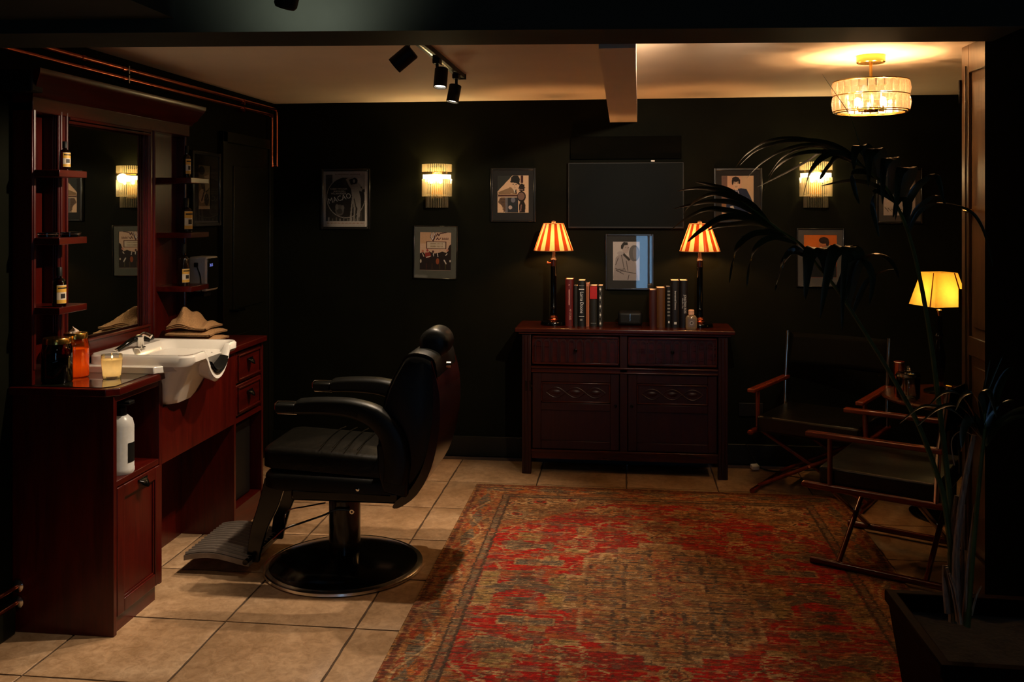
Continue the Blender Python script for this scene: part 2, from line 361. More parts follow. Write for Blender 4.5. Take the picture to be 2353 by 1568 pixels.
# dark door in the left wall
yd0, yd1 = 5.17, 5.82
d2 = struct('door_2', MB().box((XL - 0.01, yd0, 0), (XL + 0.015, yd1, 1.98)), M['trimp'], bevel=0.002)
MB().box((XL, yd0 - 0.06, 0), (XL + 0.03, yd0, 2.04)).box((XL, yd1, 0), (XL + 0.03, yd1 + 0.06, 2.04)).box((XL, yd0 - 0.06, 1.98), (XL + 0.03, yd1 + 0.06, 2.04)).build('door_frame', M['trimp'], d2, bevel=0.003)
for z0, z1 in ((0.15, 0.85), (1.0, 1.85)): MB().box((XL + 0.01, yd0 + 0.1, z0), (XL + 0.024, yd1 - 0.1, z1)).build('door_panel', M['trimp'], d2, bevel=0.006)
MB().tube([(XL + 0.01, yd0 + 0.06, 1.0), (XL + 0.06, yd0 + 0.06, 1.0), (XL + 0.06, yd0 + 0.16, 1.0)], 0.008, 8).build('handle', M['blackmetal'], d2)
def skirting(name, a, b):
    struct(name, MB().box(a, b), M['trimp'], bevel=0.006)
skirting('baseboard_back', (XL, YB - 0.022, 0), (2.15, YB, 0.13))
skirting('baseboard_left_front', (XL, -2.3, 0), (XL + 0.03, 3.27, 0.115))
skirting('baseboard_left', (XL, 4.78, 0), (XL + 0.022, 5.11, 0.13))
skirting('baseboard_right', (2.128, 3.31, 0), (2.15, 5.94, 0.13))

# ================================================================== RUG
RX0, RX1, RY0, RY1 = -0.832, 1.188, 2.43, 5.33
def paint_rug(nx, ny):
    g = np.random.default_rng(3)
    x = np.linspace(RX0, RX1, nx)[None, :] - 0.178; y = np.linspace(RY0, RY1, ny)[:, None] - 3.88
    dx = np.abs(x) + 0 * y; dy = np.abs(y) + 0 * x; X = x + 0 * y; Y = y + 0 * x
    red = np.array((0.44, 0.012, 0.008)); beige = np.array((0.44, 0.24, 0.095)); dark = np.array((0.085, 0.055, 0.04)); grey = np.array((0.17, 0.145, 0.115))
    cream = np.array((0.58, 0.39, 0.21)); orange = np.array((0.46, 0.15, 0.035)); rust = np.array((0.30, 0.05, 0.02)); olive = np.array((0.34, 0.235, 0.09))
    C = np.zeros((ny, nx, 3)); C[:] = red
    def put(mask, col, a=1.0): C[mask] = C[mask] * (1 - a) + col * a
    def fnoise(sx, sy, seed):
        q = np.random.default_rng(seed); h = int(ny / sy) + 3; w = int(nx / sx) + 3; n = q.random((h, w))
        yi = np.linspace(0, h - 2.001, ny); xi = np.linspace(0, w - 2.001, nx); y0 = yi.astype(int); x0 = xi.astype(int); fy = (yi - y0)[:, None]; fx = (xi - x0)[None, :]
        fy = fy * fy * (3 - 2 * fy); fx = fx * fx * (3 - 2 * fx)
        a = n[y0][:, x0]; b = n[y0][:, x0 + 1]; c = n[y0 + 1][:, x0]; d = n[y0 + 1][:, x0 + 1]
        return (a * (1 - fx) + b * fx) * (1 - fy) + (c * (1 - fx) + d * fx) * fy
    wob = (fnoise(14, 14, 1) - 0.5) * 0.03
    hx, hy = 1.01, 1.45
    # corner spandrels
    sp = (dx / 0.45 * 0.42 + dy) > 1.44 + wob * 1.2
    sp |= (dy > 1.18 + wob); 
    put(sp, beige * 0.62 + dark * 0.38)
    edge = np.abs((dx / 0.45 * 0.42 + dy) - 1.44 - wob) < 0.012
    put(edge & (dx > 0.2), orange * 0.8)
    # scrolls in the spandrels
    def flower(cx, cy, rx, ry, c1, c2, c3, k=8, sym=True):
        pts = [(cx, cy)] if not sym else [(sx * cx, sy * cy) for sx in ((1, -1) if cx else (1,)) for sy in ((1, -1) if cy else (1,))]
        for a, b in pts:
            u = (X - a) / rx; v = (Y - b) / ry; r = np.hypot(u, v); t = np.arctan2(v, u); lob = 1 + 0.22 * np.cos(k * t)
            put(r < lob, c1); put((r < 0.72 * lob) & (r > 0.58 * lob), c3); put(r < 0.42, c2); put(r < 0.2, c3)
    for cx, cy, s in ((0.62, 1.16, 1), (0.72, 0.95, 0.8), (0.45, 1.2, 0.7), (0.78, 1.12, 0.7), (0.3, 1.17, 0.6)): flower(cx, cy, 0.09 * s, 0.07 * s, cream, red, dark, 5)
    # field palmettes
    flower(0.0, 0.80, 0.19, 0.10, cream * 0.8, rust, orange, 11); flower(0.21, 1.04, 0.15, 0.075, cream * 0.8, beige * 0.5, orange, 11)
    flower(0.0, 0.66, 0.05, 0.09, beige, rust, dark, 4)
    # stepped medallion
    med = ((dx < 0.10) & (dy < 0.60)) | ((dx < 0.20) & (dy < 0.53)) | ((dx < 0.35) & (dy < 0.38)) | ((dx < 0.42) & (dy < 0.17))
    med = med | ((dx < 0.28) & (dy < 0.45))
    inner = ((dx < 0.07) & (dy < 0.57)) | ((dx < 0.18) & (dy < 0.505)) | ((dx < 0.33) & (dy < 0.36)) | ((dx < 0.40) & (dy < 0.15)) | ((dx < 0.26) & (dy < 0.43))
    put(med, cream * 0.85); put(inner, beige * 0.72)
    for cx, cy, rx, ry, c in ((0, 0.36, 0.045, 0.03, red), (0, 0.16, 0.055, 0.018, orange), (0, 0.27, 0.03, 0.035, dark), (0, 0.06, 0.03, 0.04, rust), (0, 0.0, 0.05, 0.03, red), (0, 0.22, 0.05, 0.05, rust)):
        flower(cx, cy, rx, ry, c, beige, dark, 6)
    for cx, cy in ((0.24, 0.27), (0.25, 0.10), (0.13, 0.40), (0.14, 0.20)):
        for sx in (1, -1):
            for sy in (1, -1):
                u = np.abs(X - sx * cx); v = np.abs(Y - sy * cy); m = np.maximum(u / 0.085, v / 0.06)
                put((m < 1) & (m > 0.82), dark); put((m < 0.55) & (m > 0.4), grey); put((m < 0.3), beige * 0.6)
    # side motifs : grey shields, yellow squares, hooks
    for sx in (1, -1):
        for sy in (1, -1):
            a = X * sx; b = Y * sy
            for cx, cy, w, h, c, e in ((0.60, 0.30, 0.055, 0.035, grey, cream), (0.49, 0.30, 0.05, 0.03, grey, cream), (0.50, 0.36, 0.03, 0.022, olive, cream), (0.745, 0.09, 0.035, 0.075, olive, cream * 0.8), (0.45, 0.09, 0.035, 0.075, olive, cream * 0.8), (0.60, 0.14, 0.05, 0.05, dark, grey), (0.39, 0.46, 0.05, 0.02, olive, cream), (0.62, 0.62, 0.05, 0.05, olive, beige), (0.36, 0.72, 0.03, 0.06, beige, cream)):
                m = np.maximum(np.abs(a - cx) / w, np.abs(b - cy) / h); put(m < 1.12, e * 0.8); put(m < 0.92, c)
            band = (np.abs(b + 0.0 + 0.05 * np.cos(a * 16)) < 0.05) & (a > 0.36) & (a < 0.80)
            if sy > 0: put(band, dark * 0.7 + grey * 0.5)
            # hooked arms with cream outline
            hk = np.abs(np.hypot((a - 0.36) / 0.9, (b - 0.56) / 1.5) - 0.055 - 0.008 * np.sign(np.sin(b * 260))) < 0.008
            put(hk, cream * 1.05)
            hk = np.abs(np.hypot((a - 0.62) / 0.9, (b - 0.80) / 1.5) - 0.06 - 0.008 * np.sign(np.sin(b * 260))) < 0.008
            put(hk, cream)
            ln = np.abs(b - (0.66 - (a - 0.2) * 0.45 + 0.02 * np.sign(np.sin(a * 60)))) < 0.007
            put(ln & (a > 0.22) & (a < 0.72), cream * 0.9)
            ln = np.abs(b - (0.50 + 0.02 * np.sin(a * 40))) < 0.006
            put(ln & (a > 0.40) & (a < 0.75), cream * 0.8)
            gl = (np.abs(b - 0.50) < 0.045 + 0.02 * np.sin(a * 30)) & (a > 0.5) & (a < 0.72); put(gl, grey * 0.7 + beige * 0.2)
    # borders
    for d, H in ((dx, hx), (dy, hy)): pass
    ed = np.minimum(hx - dx, hy - dy)
    put(ed < 0.20, beige * 0.8 + rust * 0.2)
    s = np.where(hx - dx < hy - dy, Y, X)
    mo = (np.abs(np.sin(s * 11)) * 0.055 > np.abs(ed - 0.095)); put((ed < 0.17) & mo, rust * 1.2); 
    mo = (np.abs(np.sin(s * 11)) * 0.032 > np.abs(ed - 0.095)); put((ed < 0.17) & mo, orange)
    mo = (np.abs(np.cos(s * 11)) * 0.03 > np.abs(ed - 0.09)); put((ed < 0.17) & mo, grey)
    wv = np.abs(ed - 0.095 - 0.045 * np.sin(s * 11 + 0.7)) < 0.006; put((ed < 0.18) & wv, cream)
    put((ed > 0.178) & (ed < 0.215), grey * 0.8 + beige * 0.2); put((ed > 0.172) & (ed < 0.181), dark); put((ed > 0.211) & (ed < 0.221), dark)
    put((ed < 0.035), dark * 0.6 + rust * 0.5); put((ed < 0.012), beige)
    # fine scrolling outlines, mirrored four ways like the woven design
    def sym(n):
        iy = np.clip((dy / hy * (ny // 2 - 1)).astype(int), 0, ny - 1); ix = np.clip((dx / hx * (nx // 2 - 1)).astype(int), 0, nx - 1); return n[iy, ix]
    n1 = sym(fnoise(11, 11, 41)); n2 = sym(fnoise(7, 7, 42)); n3 = sym(fnoise(20, 16, 43)); n4 = sym(fnoise(9, 9, 44))
    isred = (C[..., 0] > .35) & (C[..., 1] < .05)
    put(~isred & (np.abs(n1 - .5) < .035), dark, .8); put(~isred & (np.abs(n2 - .52) < .03), cream, .6); put(~isred & (n3 > .66) & (np.abs(n4 - .5) < .2), rust, .6)
    put(isred & (np.abs(n3 - .60) < .022), cream * .8, .8); put(isred & (n3 > .74), rust * .7 + beige * .3, .7); put(isred & (n1 > .80), grey, .6); put(isred & (np.abs(n4 - .35) < .02), dark, .6)
    # wear : streaks along the weft, patches, ikat blur
    for sx, sy, seed, th, col, a in ((26, 2, 5, 0.76, beige * 0.7, 0.6), (18, 2, 6, 0.80, cream * 0.8, 0.55), (30, 2, 7, 0.76, dark, 0.55), (12, 1.5, 8, 0.80, rust, 0.6), (60, 30, 9, 0.66, dark, 0.25), (9, 3, 12, 0.84, orange, 0.5), (7, 2, 14, 0.86, cream, 0.6), (4, 3, 15, 0.78, dark, 0.5)):
        n = fnoise(sx, sy, seed); put(n > th, col, a)
    put((ed > 0.172) & (ed < 0.181), dark); put((ed > 0.211) & (ed < 0.221), dark)
    C *= (1 + (g.random((ny, nx)) - .5) * .4)[..., None]
    sh = ((fnoise(8, 1.0, 21) - 0.5) * 5).astype(int); jj = np.clip(np.arange(nx)[None, :] + sh, 0, nx - 1); C = C[np.arange(ny)[:, None], jj]
    m = (fnoise(3, 1.2, 33) - 0.5) * 0.9 + 1.0; C *= m[..., None]
    return np.clip(C * np.array((.72, .66, .60)), 0.004, 0.9)
def colored_grid(name, w, h, C, mat, parent=None, place=None, thick=0.0):
    ny, nx = C.shape[:2]
    xs = np.linspace(0, w, nx); ys = np.linspace(0, h, ny)
    co = np.zeros((ny, nx, 3), dtype=np.float32); co[..., 0] = xs[None, :]; co[..., 1] = ys[:, None]
    co = co.reshape(-1, 3); idx = np.arange(ny * nx).reshape(ny, nx)
    q = np.stack([idx[:-1, :-1], idx[:-1, 1:], idx[1:, 1:], idx[1:, :-1]], -1).reshape(-1, 4)
    col = np.ones((ny * nx, 4), dtype=np.float32); col[:, :3] = C.reshape(-1, 3)
    if thick:   # skirt down to the floor so the sheet has real thickness
        rim = np.concatenate([idx[0, :], idx[1:, -1], idx[-1, -2::-1], idx[-2:0:-1, 0]]); low = co[rim].copy(); low[:, 2] -= thick
        n0 = len(co); co = np.vstack([co, low]); col = np.vstack([col, col[rim]]); k = len(rim); a = np.arange(k); b = (a + 1) % k
        q = np.vstack([q, np.stack([rim[a], n0 + a, n0 + b, rim[b]], -1)])
    me = bpy.data.meshes.new(name); me.vertices.add(len(co)); me.vertices.foreach_set('co', co.ravel())
    me.loops.add(q.size); me.loops.foreach_set('vertex_index', q.ravel().astype(np.int32)); me.polygons.add(len(q))
    me.polygons.foreach_set('loop_start', np.arange(0, q.size, 4, dtype=np.int32)); me.update(calc_edges=True)
    at = me.color_attributes.new('Col', 'FLOAT_COLOR', 'POINT'); at.data.foreach_set('color', col.ravel())
    me.materials.append(mat)
    if place is not None: me.transform(place)
    o = bpy.data.objects.new(name, me); COL.objects.link(o)
    if parent is not None: adopt(o, parent)
    return o
rug = colored_grid('rug', RX1 - RX0, RY1 - RY0, paint_rug(460, 660), M['rug'], None, Matrix.Translation((RX0, RY0, 0.011)), 0.0105)
tag(rug, 'worn red and beige oriental patterned rug on the tiled floor', 'rug')
# ================================================================== WASH STATION (left wall)
XF = -1.88                                # front plane of the cabinets
YA, YM, YR, YE = 3.285, 3.652, 4.373, 4.746
# left base cabinet
cab = thing('vanity_cabinet', 'red mahogany base cabinet nearest the camera with open cubby over a panelled door', 'cabinet', (-2.07, 3.45, 0))
MB().box((XL + 0.004, YA, 0.0), (XF, YA + 0.022, 0.897)).build('side_panel', M['mahog'], cab, bevel=0.002)
MB().box((XL + 0.004, YM - 0.022, 0.06), (XF, YM, 0.897)).build('side_panel', M['mahog'], cab, bevel=0.002)
MB().box((XL + 0.004, YA + 0.022, 0.06), (XL + 0.02, YM - 0.022, 0.897)).build('back_panel', M['mahog'], cab)
MB().box((XL + 0.02, YA + 0.022, 0.552), (XF - 0.002, YM - 0.022, 0.575)).build('shelf', M['mahog_y'], cab, bevel=0.002)
MB().box((XL + 0.02, YA + 0.022, 0.872), (XF - 0.002, YM - 0.022, 0.897)).build('top_rail', M['mahog_y'], cab, bevel=0.002)
MB().box((XF - 0.03, YA + 0.022, 0.0), (XF - 0.015, YM - 0.03, 0.06)).build('plinth', M['mahog_y'], cab)
def panel_door(parent, x, y0, y1, z0, z1, name='door', mats=('mahog', 'mahog_y'), st=0.05):
    d = MB().box((x, y0, z0), (x + 0.02, y0 + st, z1)).box((x, y1 - st, z0), (x + 0.02, y1, z1)).box((x, y0 + st, z0), (x + 0.02, y1 - st, z0 + st)).box((x, y0 + st, z1 - st), (x + 0.02, y1 - st, z1)).build(name, M[mats[0]], parent, bevel=0.003)
    MB().box((x + 0.002, y0 + st - 0.002, z0 + st - 0.002), (x + 0.009, y1 - st + 0.002, z1 - st + 0.002)).build('door_panel', M[mats[0]], d)
    MB().box((x + 0.009, y0 + st, z0 + st), (x + 0.014, y0 + st + 0.008, z1 - st)).box((x + 0.009, y1 - st - 0.008, z0 + st), (x + 0.014, y1 - st, z1 - st)).box((x + 0.009, y0 + st, z0 + st), (x + 0.014, y1 - st, z0 + st + 0.008)).box((x + 0.009, y0 + st, z1 - st - 0.008), (x + 0.014, y1 - st, z1 - st)).build('moulding', M[mats[1]], d, bevel=0.002)
    return d
d = panel_door(cab, XF - 0.019, YA + 0.026, YM - 0.004, 0.065, 0.548)
def cup(parent, x, y, z, w=0.05):
    MB().grid(10, 8, lambda u, v: (x + 0.026 * math.sin(v * PI / 2) * math.sin(u * PI) ** 0.6, y + (u - 0.5) * w, z + 0.013 - 0.03 * (1 - math.cos(v * PI / 2)) * math.sin(u * PI) ** 0.5)).build('handle', M['blackmetal'], parent)
    MB().box((x - 0.002, y - w / 2 - 0.004, z + 0.008), (x + 0.003, y + w / 2 + 0.004, z + 0.018)).build('handle_plate', M['blackmetal'], parent, bevel=0.001)
p = AX(328, 1108, XF + 0.003); cup(d, p.x, p.y, p.z, 0.06)
# apron below the basin with a cut-out for the bowl
ap = MB().prism([(YM, 0.545), (YR, 0.545), (YR, 0.897), (3.985, 0.897), (3.945, 0.80), (3.66, 0.775), (3.655, 0.897), (YM, 0.897)], XF - 0.02, XF, 'x').build('apron_panel', M['mahog'], None, bevel=0.001)
tag(ap, 'long red mahogany panel below the white basin, between the two base cabinets', 'panel')
kb = MB().box((XL + 0.004, YM, 0.0), (-2.15, YR, 0.54)).build('knee_panel', M['mahog'], None)
tag(kb, 'recessed dark mahogany back panel of the knee space under the basin', 'panel')
# right base cabinet
cb2 = thing('drawer_cabinet', 'red mahogany base cabinet with two small drawers over an open compartment, behind the barber chair', 'cabinet', (-2.07, 4.56, 0))
MB().box((XL + 0.004, YR, 0.0), (XF, YR + 0.022, 0.897)).build('side_panel', M['mahog'], cb2, bevel=0.002)
MB().box((XL + 0.004, YE - 0.022, 0.0), (XF, YE, 0.897)).build('side_panel', M['mahog'], cb2, bevel=0.002)
MB().box((XL + 0.004, YR + 0.022, 0.10), (XL + 0.02, YE - 0.022, 0.897)).build('back_panel', M['blackmatte'], cb2)  # dark of the open gap painted into the back panel
MB().box((XL + 0.02, YR + 0.022, 0.54), (XF - 0.002, YE - 0.022, 0.56)).build('shelf', M['mahog_y'], cb2)
MB().box((XL + 0.02, YR + 0.022, 0.10), (XF - 0.02, YE - 0.022, 0.12)).build('shelf', M['mahog_y'], cb2)
MB().box((XF - 0.02, YR + 0.022, 0.0), (XF - 0.004, YE - 0.022, 0.12)).build('plinth', M['mahog_y'], cb2)
for z0, z1, py in ((0.735, 0.885, 829), (0.575, 0.725, 902)):
    dw = MB().box((XF - 0.30, YR + 0.03, z0), (XF - 0.002, YE - 0.028, z1)).build('drawer', M['mahog_y'], cb2, bevel=0.003)
    MB().box((XF - 0.002, YR + 0.045, z0 + 0.012), (XF + 0.006, YE - 0.043, z0 + 0.020)).box((XF - 0.002, YR + 0.045, z1 - 0.020), (XF + 0.006, YE - 0.043, z1 - 0.012)).box((XF - 0.002, YR + 0.045, z0 + 0.012), (XF + 0.006, YR + 0.053, z1 - 0.012)).box((XF - 0.002, YE - 0.051, z0 + 0.012), (XF + 0.006, YE - 0.043, z1 - 0.012)).build('moulding', M['mahog_y'], dw, bevel=0.002)
    p = AX(575, py, XF + 0.004); cup(dw, p.x, p.y, p.z, 0.055)
# black box added for the dark gap of the open compartment
MBb = MB().box((-2.20, YR + 0.05, 0.121), (-1.93, YE - 0.05, 0.50)).build('dark_gap_box', M['blackmatte'], None, bevel=0.01)
tag(MBb, 'added black box standing for the dark gap in the open lower compartment', 'filler box')
# worktop with black glass inlay
wt = thing('worktop', 'mahogany worktop with black glass inlay under the jars and the basin', 'worktop', (-2.07, 4.0, 0.9))
ZT = 0.930
MB().prism([(XL + 0.003, 3.262), (-1.90, 3.262), (-1.862, 3.30), (-1.862, 3.90), (-1.90, 3.94), (-1.90, 4.10), (-1.862, 4.15), (-1.862, 4.755), (XL + 0.003, 4.755)], 0.898, ZT - 0.003).build('slab', M['mahog_y'], wt, bevel=0.004)
MB().prism([(XL + 0.003, 3.285), (-1.93, 3.285), (-1.895, 3.32), (-1.895, 3.60), (XL + 0.003, 3.60)], ZT - 0.003, ZT).build('glass_inlay', M['darkglass'], wt)
# ------------------------------------------------ mirror unit above
mu = thing('mirror_unit', 'tall red mahogany wall unit with cornice, framing the barber mirror and side niches', 'mirror cabinet', (XL, 3.9, 0.93))
Y0, Y1, Y2, Y3 = 3.285, 3.462, 4.222, 4.60
zt, zb = 2.00, 0.93
MB().box((XL + 0.003, Y0, zb), (-2.205, Y0 + 0.02, zt)).build('side_panel', M['mahog'], mu, bevel=0.003)
MB().box((XL + 0.003, Y3 - 0.02, zb), (-2.235, Y3, zt)).build('side_panel', M['mahog'], mu, bevel=0.003)
MB().box((XL + 0.003, Y0 + 0.02, zb), (XL + 0.012, Y1, zt)).build('niche_back', M['mahog'], mu)
MB().box((XL + 0.003, Y2, zb), (XL + 0.012, Y3 - 0.02, zt)).build('niche_back', M['mahog'], mu)
# frame stiles with rounded beads, left/right of the mirror
for ya, yb in ((Y1, Y1 + 0.055), (Y2 - 0.055, Y2)):
    MB().box((XL + 0.003, ya, zb + 0.05), (-2.21, yb, zt)).build('stile', M['mahog'], mu, bevel=0.002)
    for k in range(3):
        xx = -2.213 - k * 0.010
        MB().tube([(xx, ya, zb + 0.06), (xx, ya, zt - 0.02)], 0.005, 8).build('bead', M['mahog'], mu)
    MB().tube([(-2.209, yb - 0.008, zb + 0.06), (-2.209, yb - 0.008, zt - 0.02)], 0.007, 8).build('bead', M['mahog'], mu)
    MB().tube([(-2.209, ya + 0.008, zb + 0.06), (-2.209, ya + 0.008, zt - 0.02)], 0.007, 8).build('bead', M['mahog'], mu)
MB().tube([(-2.208, Y0 + 0.012, 0.99), (-2.208, Y0 + 0.012, zt - 0.03)], 0.009, 8).build('bead', M['mahog'], mu)
MB().tube([(-2.238, Y3 - 0.012, 0.96), (-2.238, Y3 - 0.012, zt - 0.03)], 0.008, 8).build('bead', M['mahog'], mu)
MB().box((XL + 0.003, Y1 + 0.055, 0.985), (-2.21, Y2 - 0.055, 1.045)).build('bottom_rail', M['mahog_y'], mu, bevel=0.003)
MB().box((-2.212, Y1 + 0.05, 1.043), (-2.20, Y2 - 0.05, 1.055)).box((-2.214, Y1 + 0.05, 0.978), (-2.195, Y2 - 0.05, 0.992)).build('moulding', M['mahog_y'], mu, bevel=0.003)
MB().box((XL + 0.003, Y0, 1.965), (-2.203, Y3 - 0.03, 2.03)).build('frieze', M['mahog_y'], mu, bevel=0.003)
MB().tube([(-2.202, Y1 + 0.055, 1.960), (-2.202, Y2 - 0.05, 1.960)], 0.006, 8).build('bead', M['mahog_y'], mu)
MB().tube([(-2.208, Y1 + 0.055, 1.945), (-2.208, Y2 - 0.05, 1.945)], 0.006, 8).build('bead', M['mahog_y'], mu)
# cornice : a moulded profile swept along the front and returned at the near end
prof = [(XL + 0.003, 2.02), (-2.195, 2.02), (-2.185, 2.035), (-2.165, 2.045), (-2.15, 2.065), (-2.13, 2.085), (-2.12, 2.10), (-2.118, 2.115), (XL + 0.003, 2.115)]
cr = MB(); n = len(prof)
ra = [(x, Y0 - max(0, (x + 2.21)) * 0.9 if x > -2.25 else Y0 - 0.0, z) for x, z in prof]; rb = [(x, Y3 - 0.02, z) for x, z in prof]
cr.loft([ra, rb]).build('cornice', M['mahog_y'], mu)
MB().box((XL + 0.003, Y0 - 0.07, 2.03), (-2.16, Y0 + 0.0, 2.115)).build('cornice_return', M['blackmatte'], mu, bevel=0.006)
# mirror glass
mm, nt, b, _ = newmat('mirror_silver'); nt.nodes.remove(b); g = N(nt, 'ShaderNodeBsdfGlossy'); g.inputs['Roughness'].default_value = 0.012; g.inputs[0].default_value = (0.62, 0.64, 0.58, 1); nt.links.new(g.outputs[0], _.inputs[0])
MB().box((-2.246, Y1 + 0.05, 1.03), (-2.236, Y2 - 0.05, 1.965)).build('mirror_glass', mm, mu)
# shelves
LS = [1.744, 1.487, 1.224]; RS = [1.749, 1.478, 1.213]
for z in LS:
    MB().box((XL + 0.012, 3.292, z - 0.026), (-2.10, 3.474, z)).build('shelf', M['mahog_y'], mu, bevel=0.002)
for z in RS:
    MB().box((XL + 0.012, 4.372, z - 0.026), (-2.10, 4.571, z)).build('shelf', M['mahog_y'], mu, bevel=0.002)
# ------------------------------------------------ shampoo basin
bs = thing('shampoo_basin', 'white ceramic backwash basin with neck notch set into the mahogany worktop', 'basin', (-1.95, 3.87, 0.93))
BX0, BX1, BY0, BY1, ZR = -2.185, -1.735, 3.605, 4.105, 0.998
def rrect(x0, x1, y0, y1, r, n=6):
    pts = []
    for cx, cy, a0 in ((x1 - r, y1 - r, 0), (x0 + r, y1 - r, 90), (x0 + r, y0 + r, 180), (x1 - r, y0 + r, 270)):
        for k in range(n + 1): a = R(a0 + 90 * k / n); pts.append((cx + r * math.cos(a), cy + r * math.sin(a)))
    return pts
cyb = (BY0 + BY1) / 2
def dip(x, y):   # neck notch lowers the front rim
    t = max(0.0, 1 - ((y - cyb - 0.02) / 0.115) ** 2); u = min(1, max(0, (x - (BX1 - 0.17)) / 0.15)); return -0.105 * t ** 0.8 * u * u * (3 - 2 * u)
def bring(x0, x1, y0, y1, r, z, d=1.0): return [Vector((x, y, z + d * dip(x, y))) for x, y in subdiv(rrect(x0, x1, y0, y1, r))]
def subdiv(pts):
    out = []
    for i in range(len(pts)):
        a = pts[i]; b = pts[(i + 1) % len(pts)]; k = 26 if i % 7 == 6 else 1
        for j in range(k): out.append((a[0] + (b[0] - a[0]) * j / k, a[1] + (b[1] - a[1]) * j / k))
    return out
o5 = 0.0
rings = [bring(BX0 + .03, BX1 - .06, BY0 + .03, BY1 - .03, .03, ZR - .046, 1), bring(BX0, BX1 - .012, BY0, BY1, .05, ZR - .044, 1), bring(BX0, BX1, BY0, BY1, .055, ZR - .030, 1), bring(BX0, BX1, BY0, BY1, .055, ZR - .008, 1), bring(BX0 + .006, BX1 - .006, BY0 + .006, BY1 - .006, .052, ZR, 1),
         bring(BX0 + .10, BX1 - .022, BY0 + .026, BY1 - .026, .045, ZR, 1), bring(BX0 + .108, BX1 - .030, BY0 + .034, BY1 - .034, .045, ZR - .008, 1), bring(BX0 + .13, BX1 - .06, BY0 + .055, BY1 - .055, .06, ZR - .05, 0.8), bring(BX0 + .16, BX1 - .10, BY0 + .09, BY1 - .09, .07, ZR - .12, .3), bring(BX0 + .2, BX1 - .17, BY0 + .15, BY1 - .15, .05, ZR - .15, 0)]
MB().loft(rings, True).build('rim_and_bowl', M['white'], bs)
# outer body that hangs over the cabinet front
def body(z, xf, y0, y1, r): return [Vector((x, y, z)) for x, y in rrect(-2.12, xf, y0, y1, r, 6)]
bodyr = [body(0.775, -1.872, 3.72, 3.86, .05), body(0.782, -1.85, 3.69, 3.90, .06), body(0.80, -1.842, 3.675, 3.925, .06), body(0.86, -1.815, 3.66, 3.965, .07), body(0.915, -1.785, 3.64, 4.02, .07), body(0.96, -1.76, 3.63, 4.07, .06)]
for r_ in bodyr[-2:]:
    for q in r_: q.z += dip(q.x, q.y) * (0.9 if q.z > 0.95 else 0.45)
MB().loft(bodyr, True).build('bowl_body', M['white'], bs)
MB().prism([(XL + 0.1, 3.575), (-1.875, 3.575), (-1.866, 3.59), (-1.80, 3.655), (-1.80, 4.06), (-1.86, 4.09), (XL + 0.1, 4.09)], ZT - 0.002, ZR - 0.040).build('plinth', M['white'], bs, bevel=0.004)
# neck pad
def pad(u, v):
    y = cyb + 0.02 + (v - 0.5) * 0.165; x = BX1 - 0.072 + u * 0.080
    return (x, y, ZR + dip(x, y) + 0.007 + (0.006 * math.sin(u * PI)) )
pdm = MB().grid(8, 20, pad); pdm.grid(8, 20, lambda u, v: tuple(Vector(pad(u, v)) - Vector((0, 0, 0.012))), True)
pdm.build('neck_cushion', M['leather'], bs)
MB().lathe([(0.0, 0.0), (0.02, 0.0), (0.022, 0.006), (0.0, 0.009)], (-1.98, cyb, ZR - 0.148), 20).build('drain', M['chrome'], bs)
# tap and hand shower
tp = thing('basin_tap', 'chrome mixer tap with black lever and black shower handle on the basin', 'tap', (-2.12, 3.80, ZR))
a = AY(322, 808, 3.80)
MB().lathe([(0.024, 0), (0.024, 0.006), (0.017, 0.010), (0.016, 0.045), (0.019, 0.050), (0.017, 0.058), (0.0, 0.060)], (a.x, 3.80, ZR - 0.001), 20).build('tap_body', M['chrome'], tp)
MB().tube(smooth_path([(a.x, 3.80, ZR + 0.045), (a.x + 0.02, 3.80, ZR + 0.062), (a.x + 0.05, 3.80, ZR + 0.05)]), 0.010, 10).build('spout', M['chrome'], tp)
MB().tube(smooth_path([AY(345, 779, 3.84), AY(325, 777, 3.82), AY(305, 782, 3.78), AY(288, 793, 3.74), AY(270, 805, 3.70)]), [0.015] * 10 + [0.013] * 8 + [0.010] * 7, 10).build('shower_handle', M['blackmetal'], tp)
MB().tube([AY(273, 803, 3.71), AY(264, 808, 3.69)], 0.009, 10).build('spray_tip', M['chrome'], tp)
MB().tube([AY(340, 778, 3.84), AY(350, 774, 3.86)], 0.014, 10).build('lever_cap', M['blackmetal'], tp)
# white soap tray behind the basin
tr = MB().box((-2.24, 3.60, ZT), (-2.195, 3.66, ZT + 0.028)).build('soap_dish', M['white'], None, bevel=0.008); tag(tr, 'small white soap dish below the mirror, left end of the basin', 'dish')
# ------------------------------------------------ jars, candle
def jar(name, label, cat, px0, px1, pytop, pybot, y, glass, cont, lidmat, lidh, fill=0.9):
    a = AY(px0, pybot, y); b = AY(px1, pytop, y); c = (a + b) / 2; r = (b.x - a.x) / 2; h = b.z - a.z
    t = thing(name, label, cat, (c.x, y, ZT)); hb = h - lidh
    MB().lathe([(0, 0), (r * .92, 0), (r, .006), (r, hb * .84), (r * .93, hb * .93), (r * .86, hb), (r * .84, hb)], (c.x, y, ZT), 32).build('glass', glass, t)
    MB().lathe([(0, .008), (r * .975, .008), (r * .975, hb * .82 * fill), (0, hb * .80 * fill)], (c.x, y, ZT), 28).build('contents', cont, t)
    MB().lathe([(r * .90, 0), (r * .90, lidh * .8), (r * .86, lidh), (0, lidh)], (c.x, y, ZT + hb), 32).build('lid', lidmat, t)
    return t, c, r, h
jar('dark_jar', 'dark brown glass jar with brass lid, leftmost on the worktop', 'jar', 100, 163, 779, 880, 3.37, M['dropper_glass'], plain((0.012, 0.004, 0.002), 0.5), M['brass'], 0.022, 0.8)
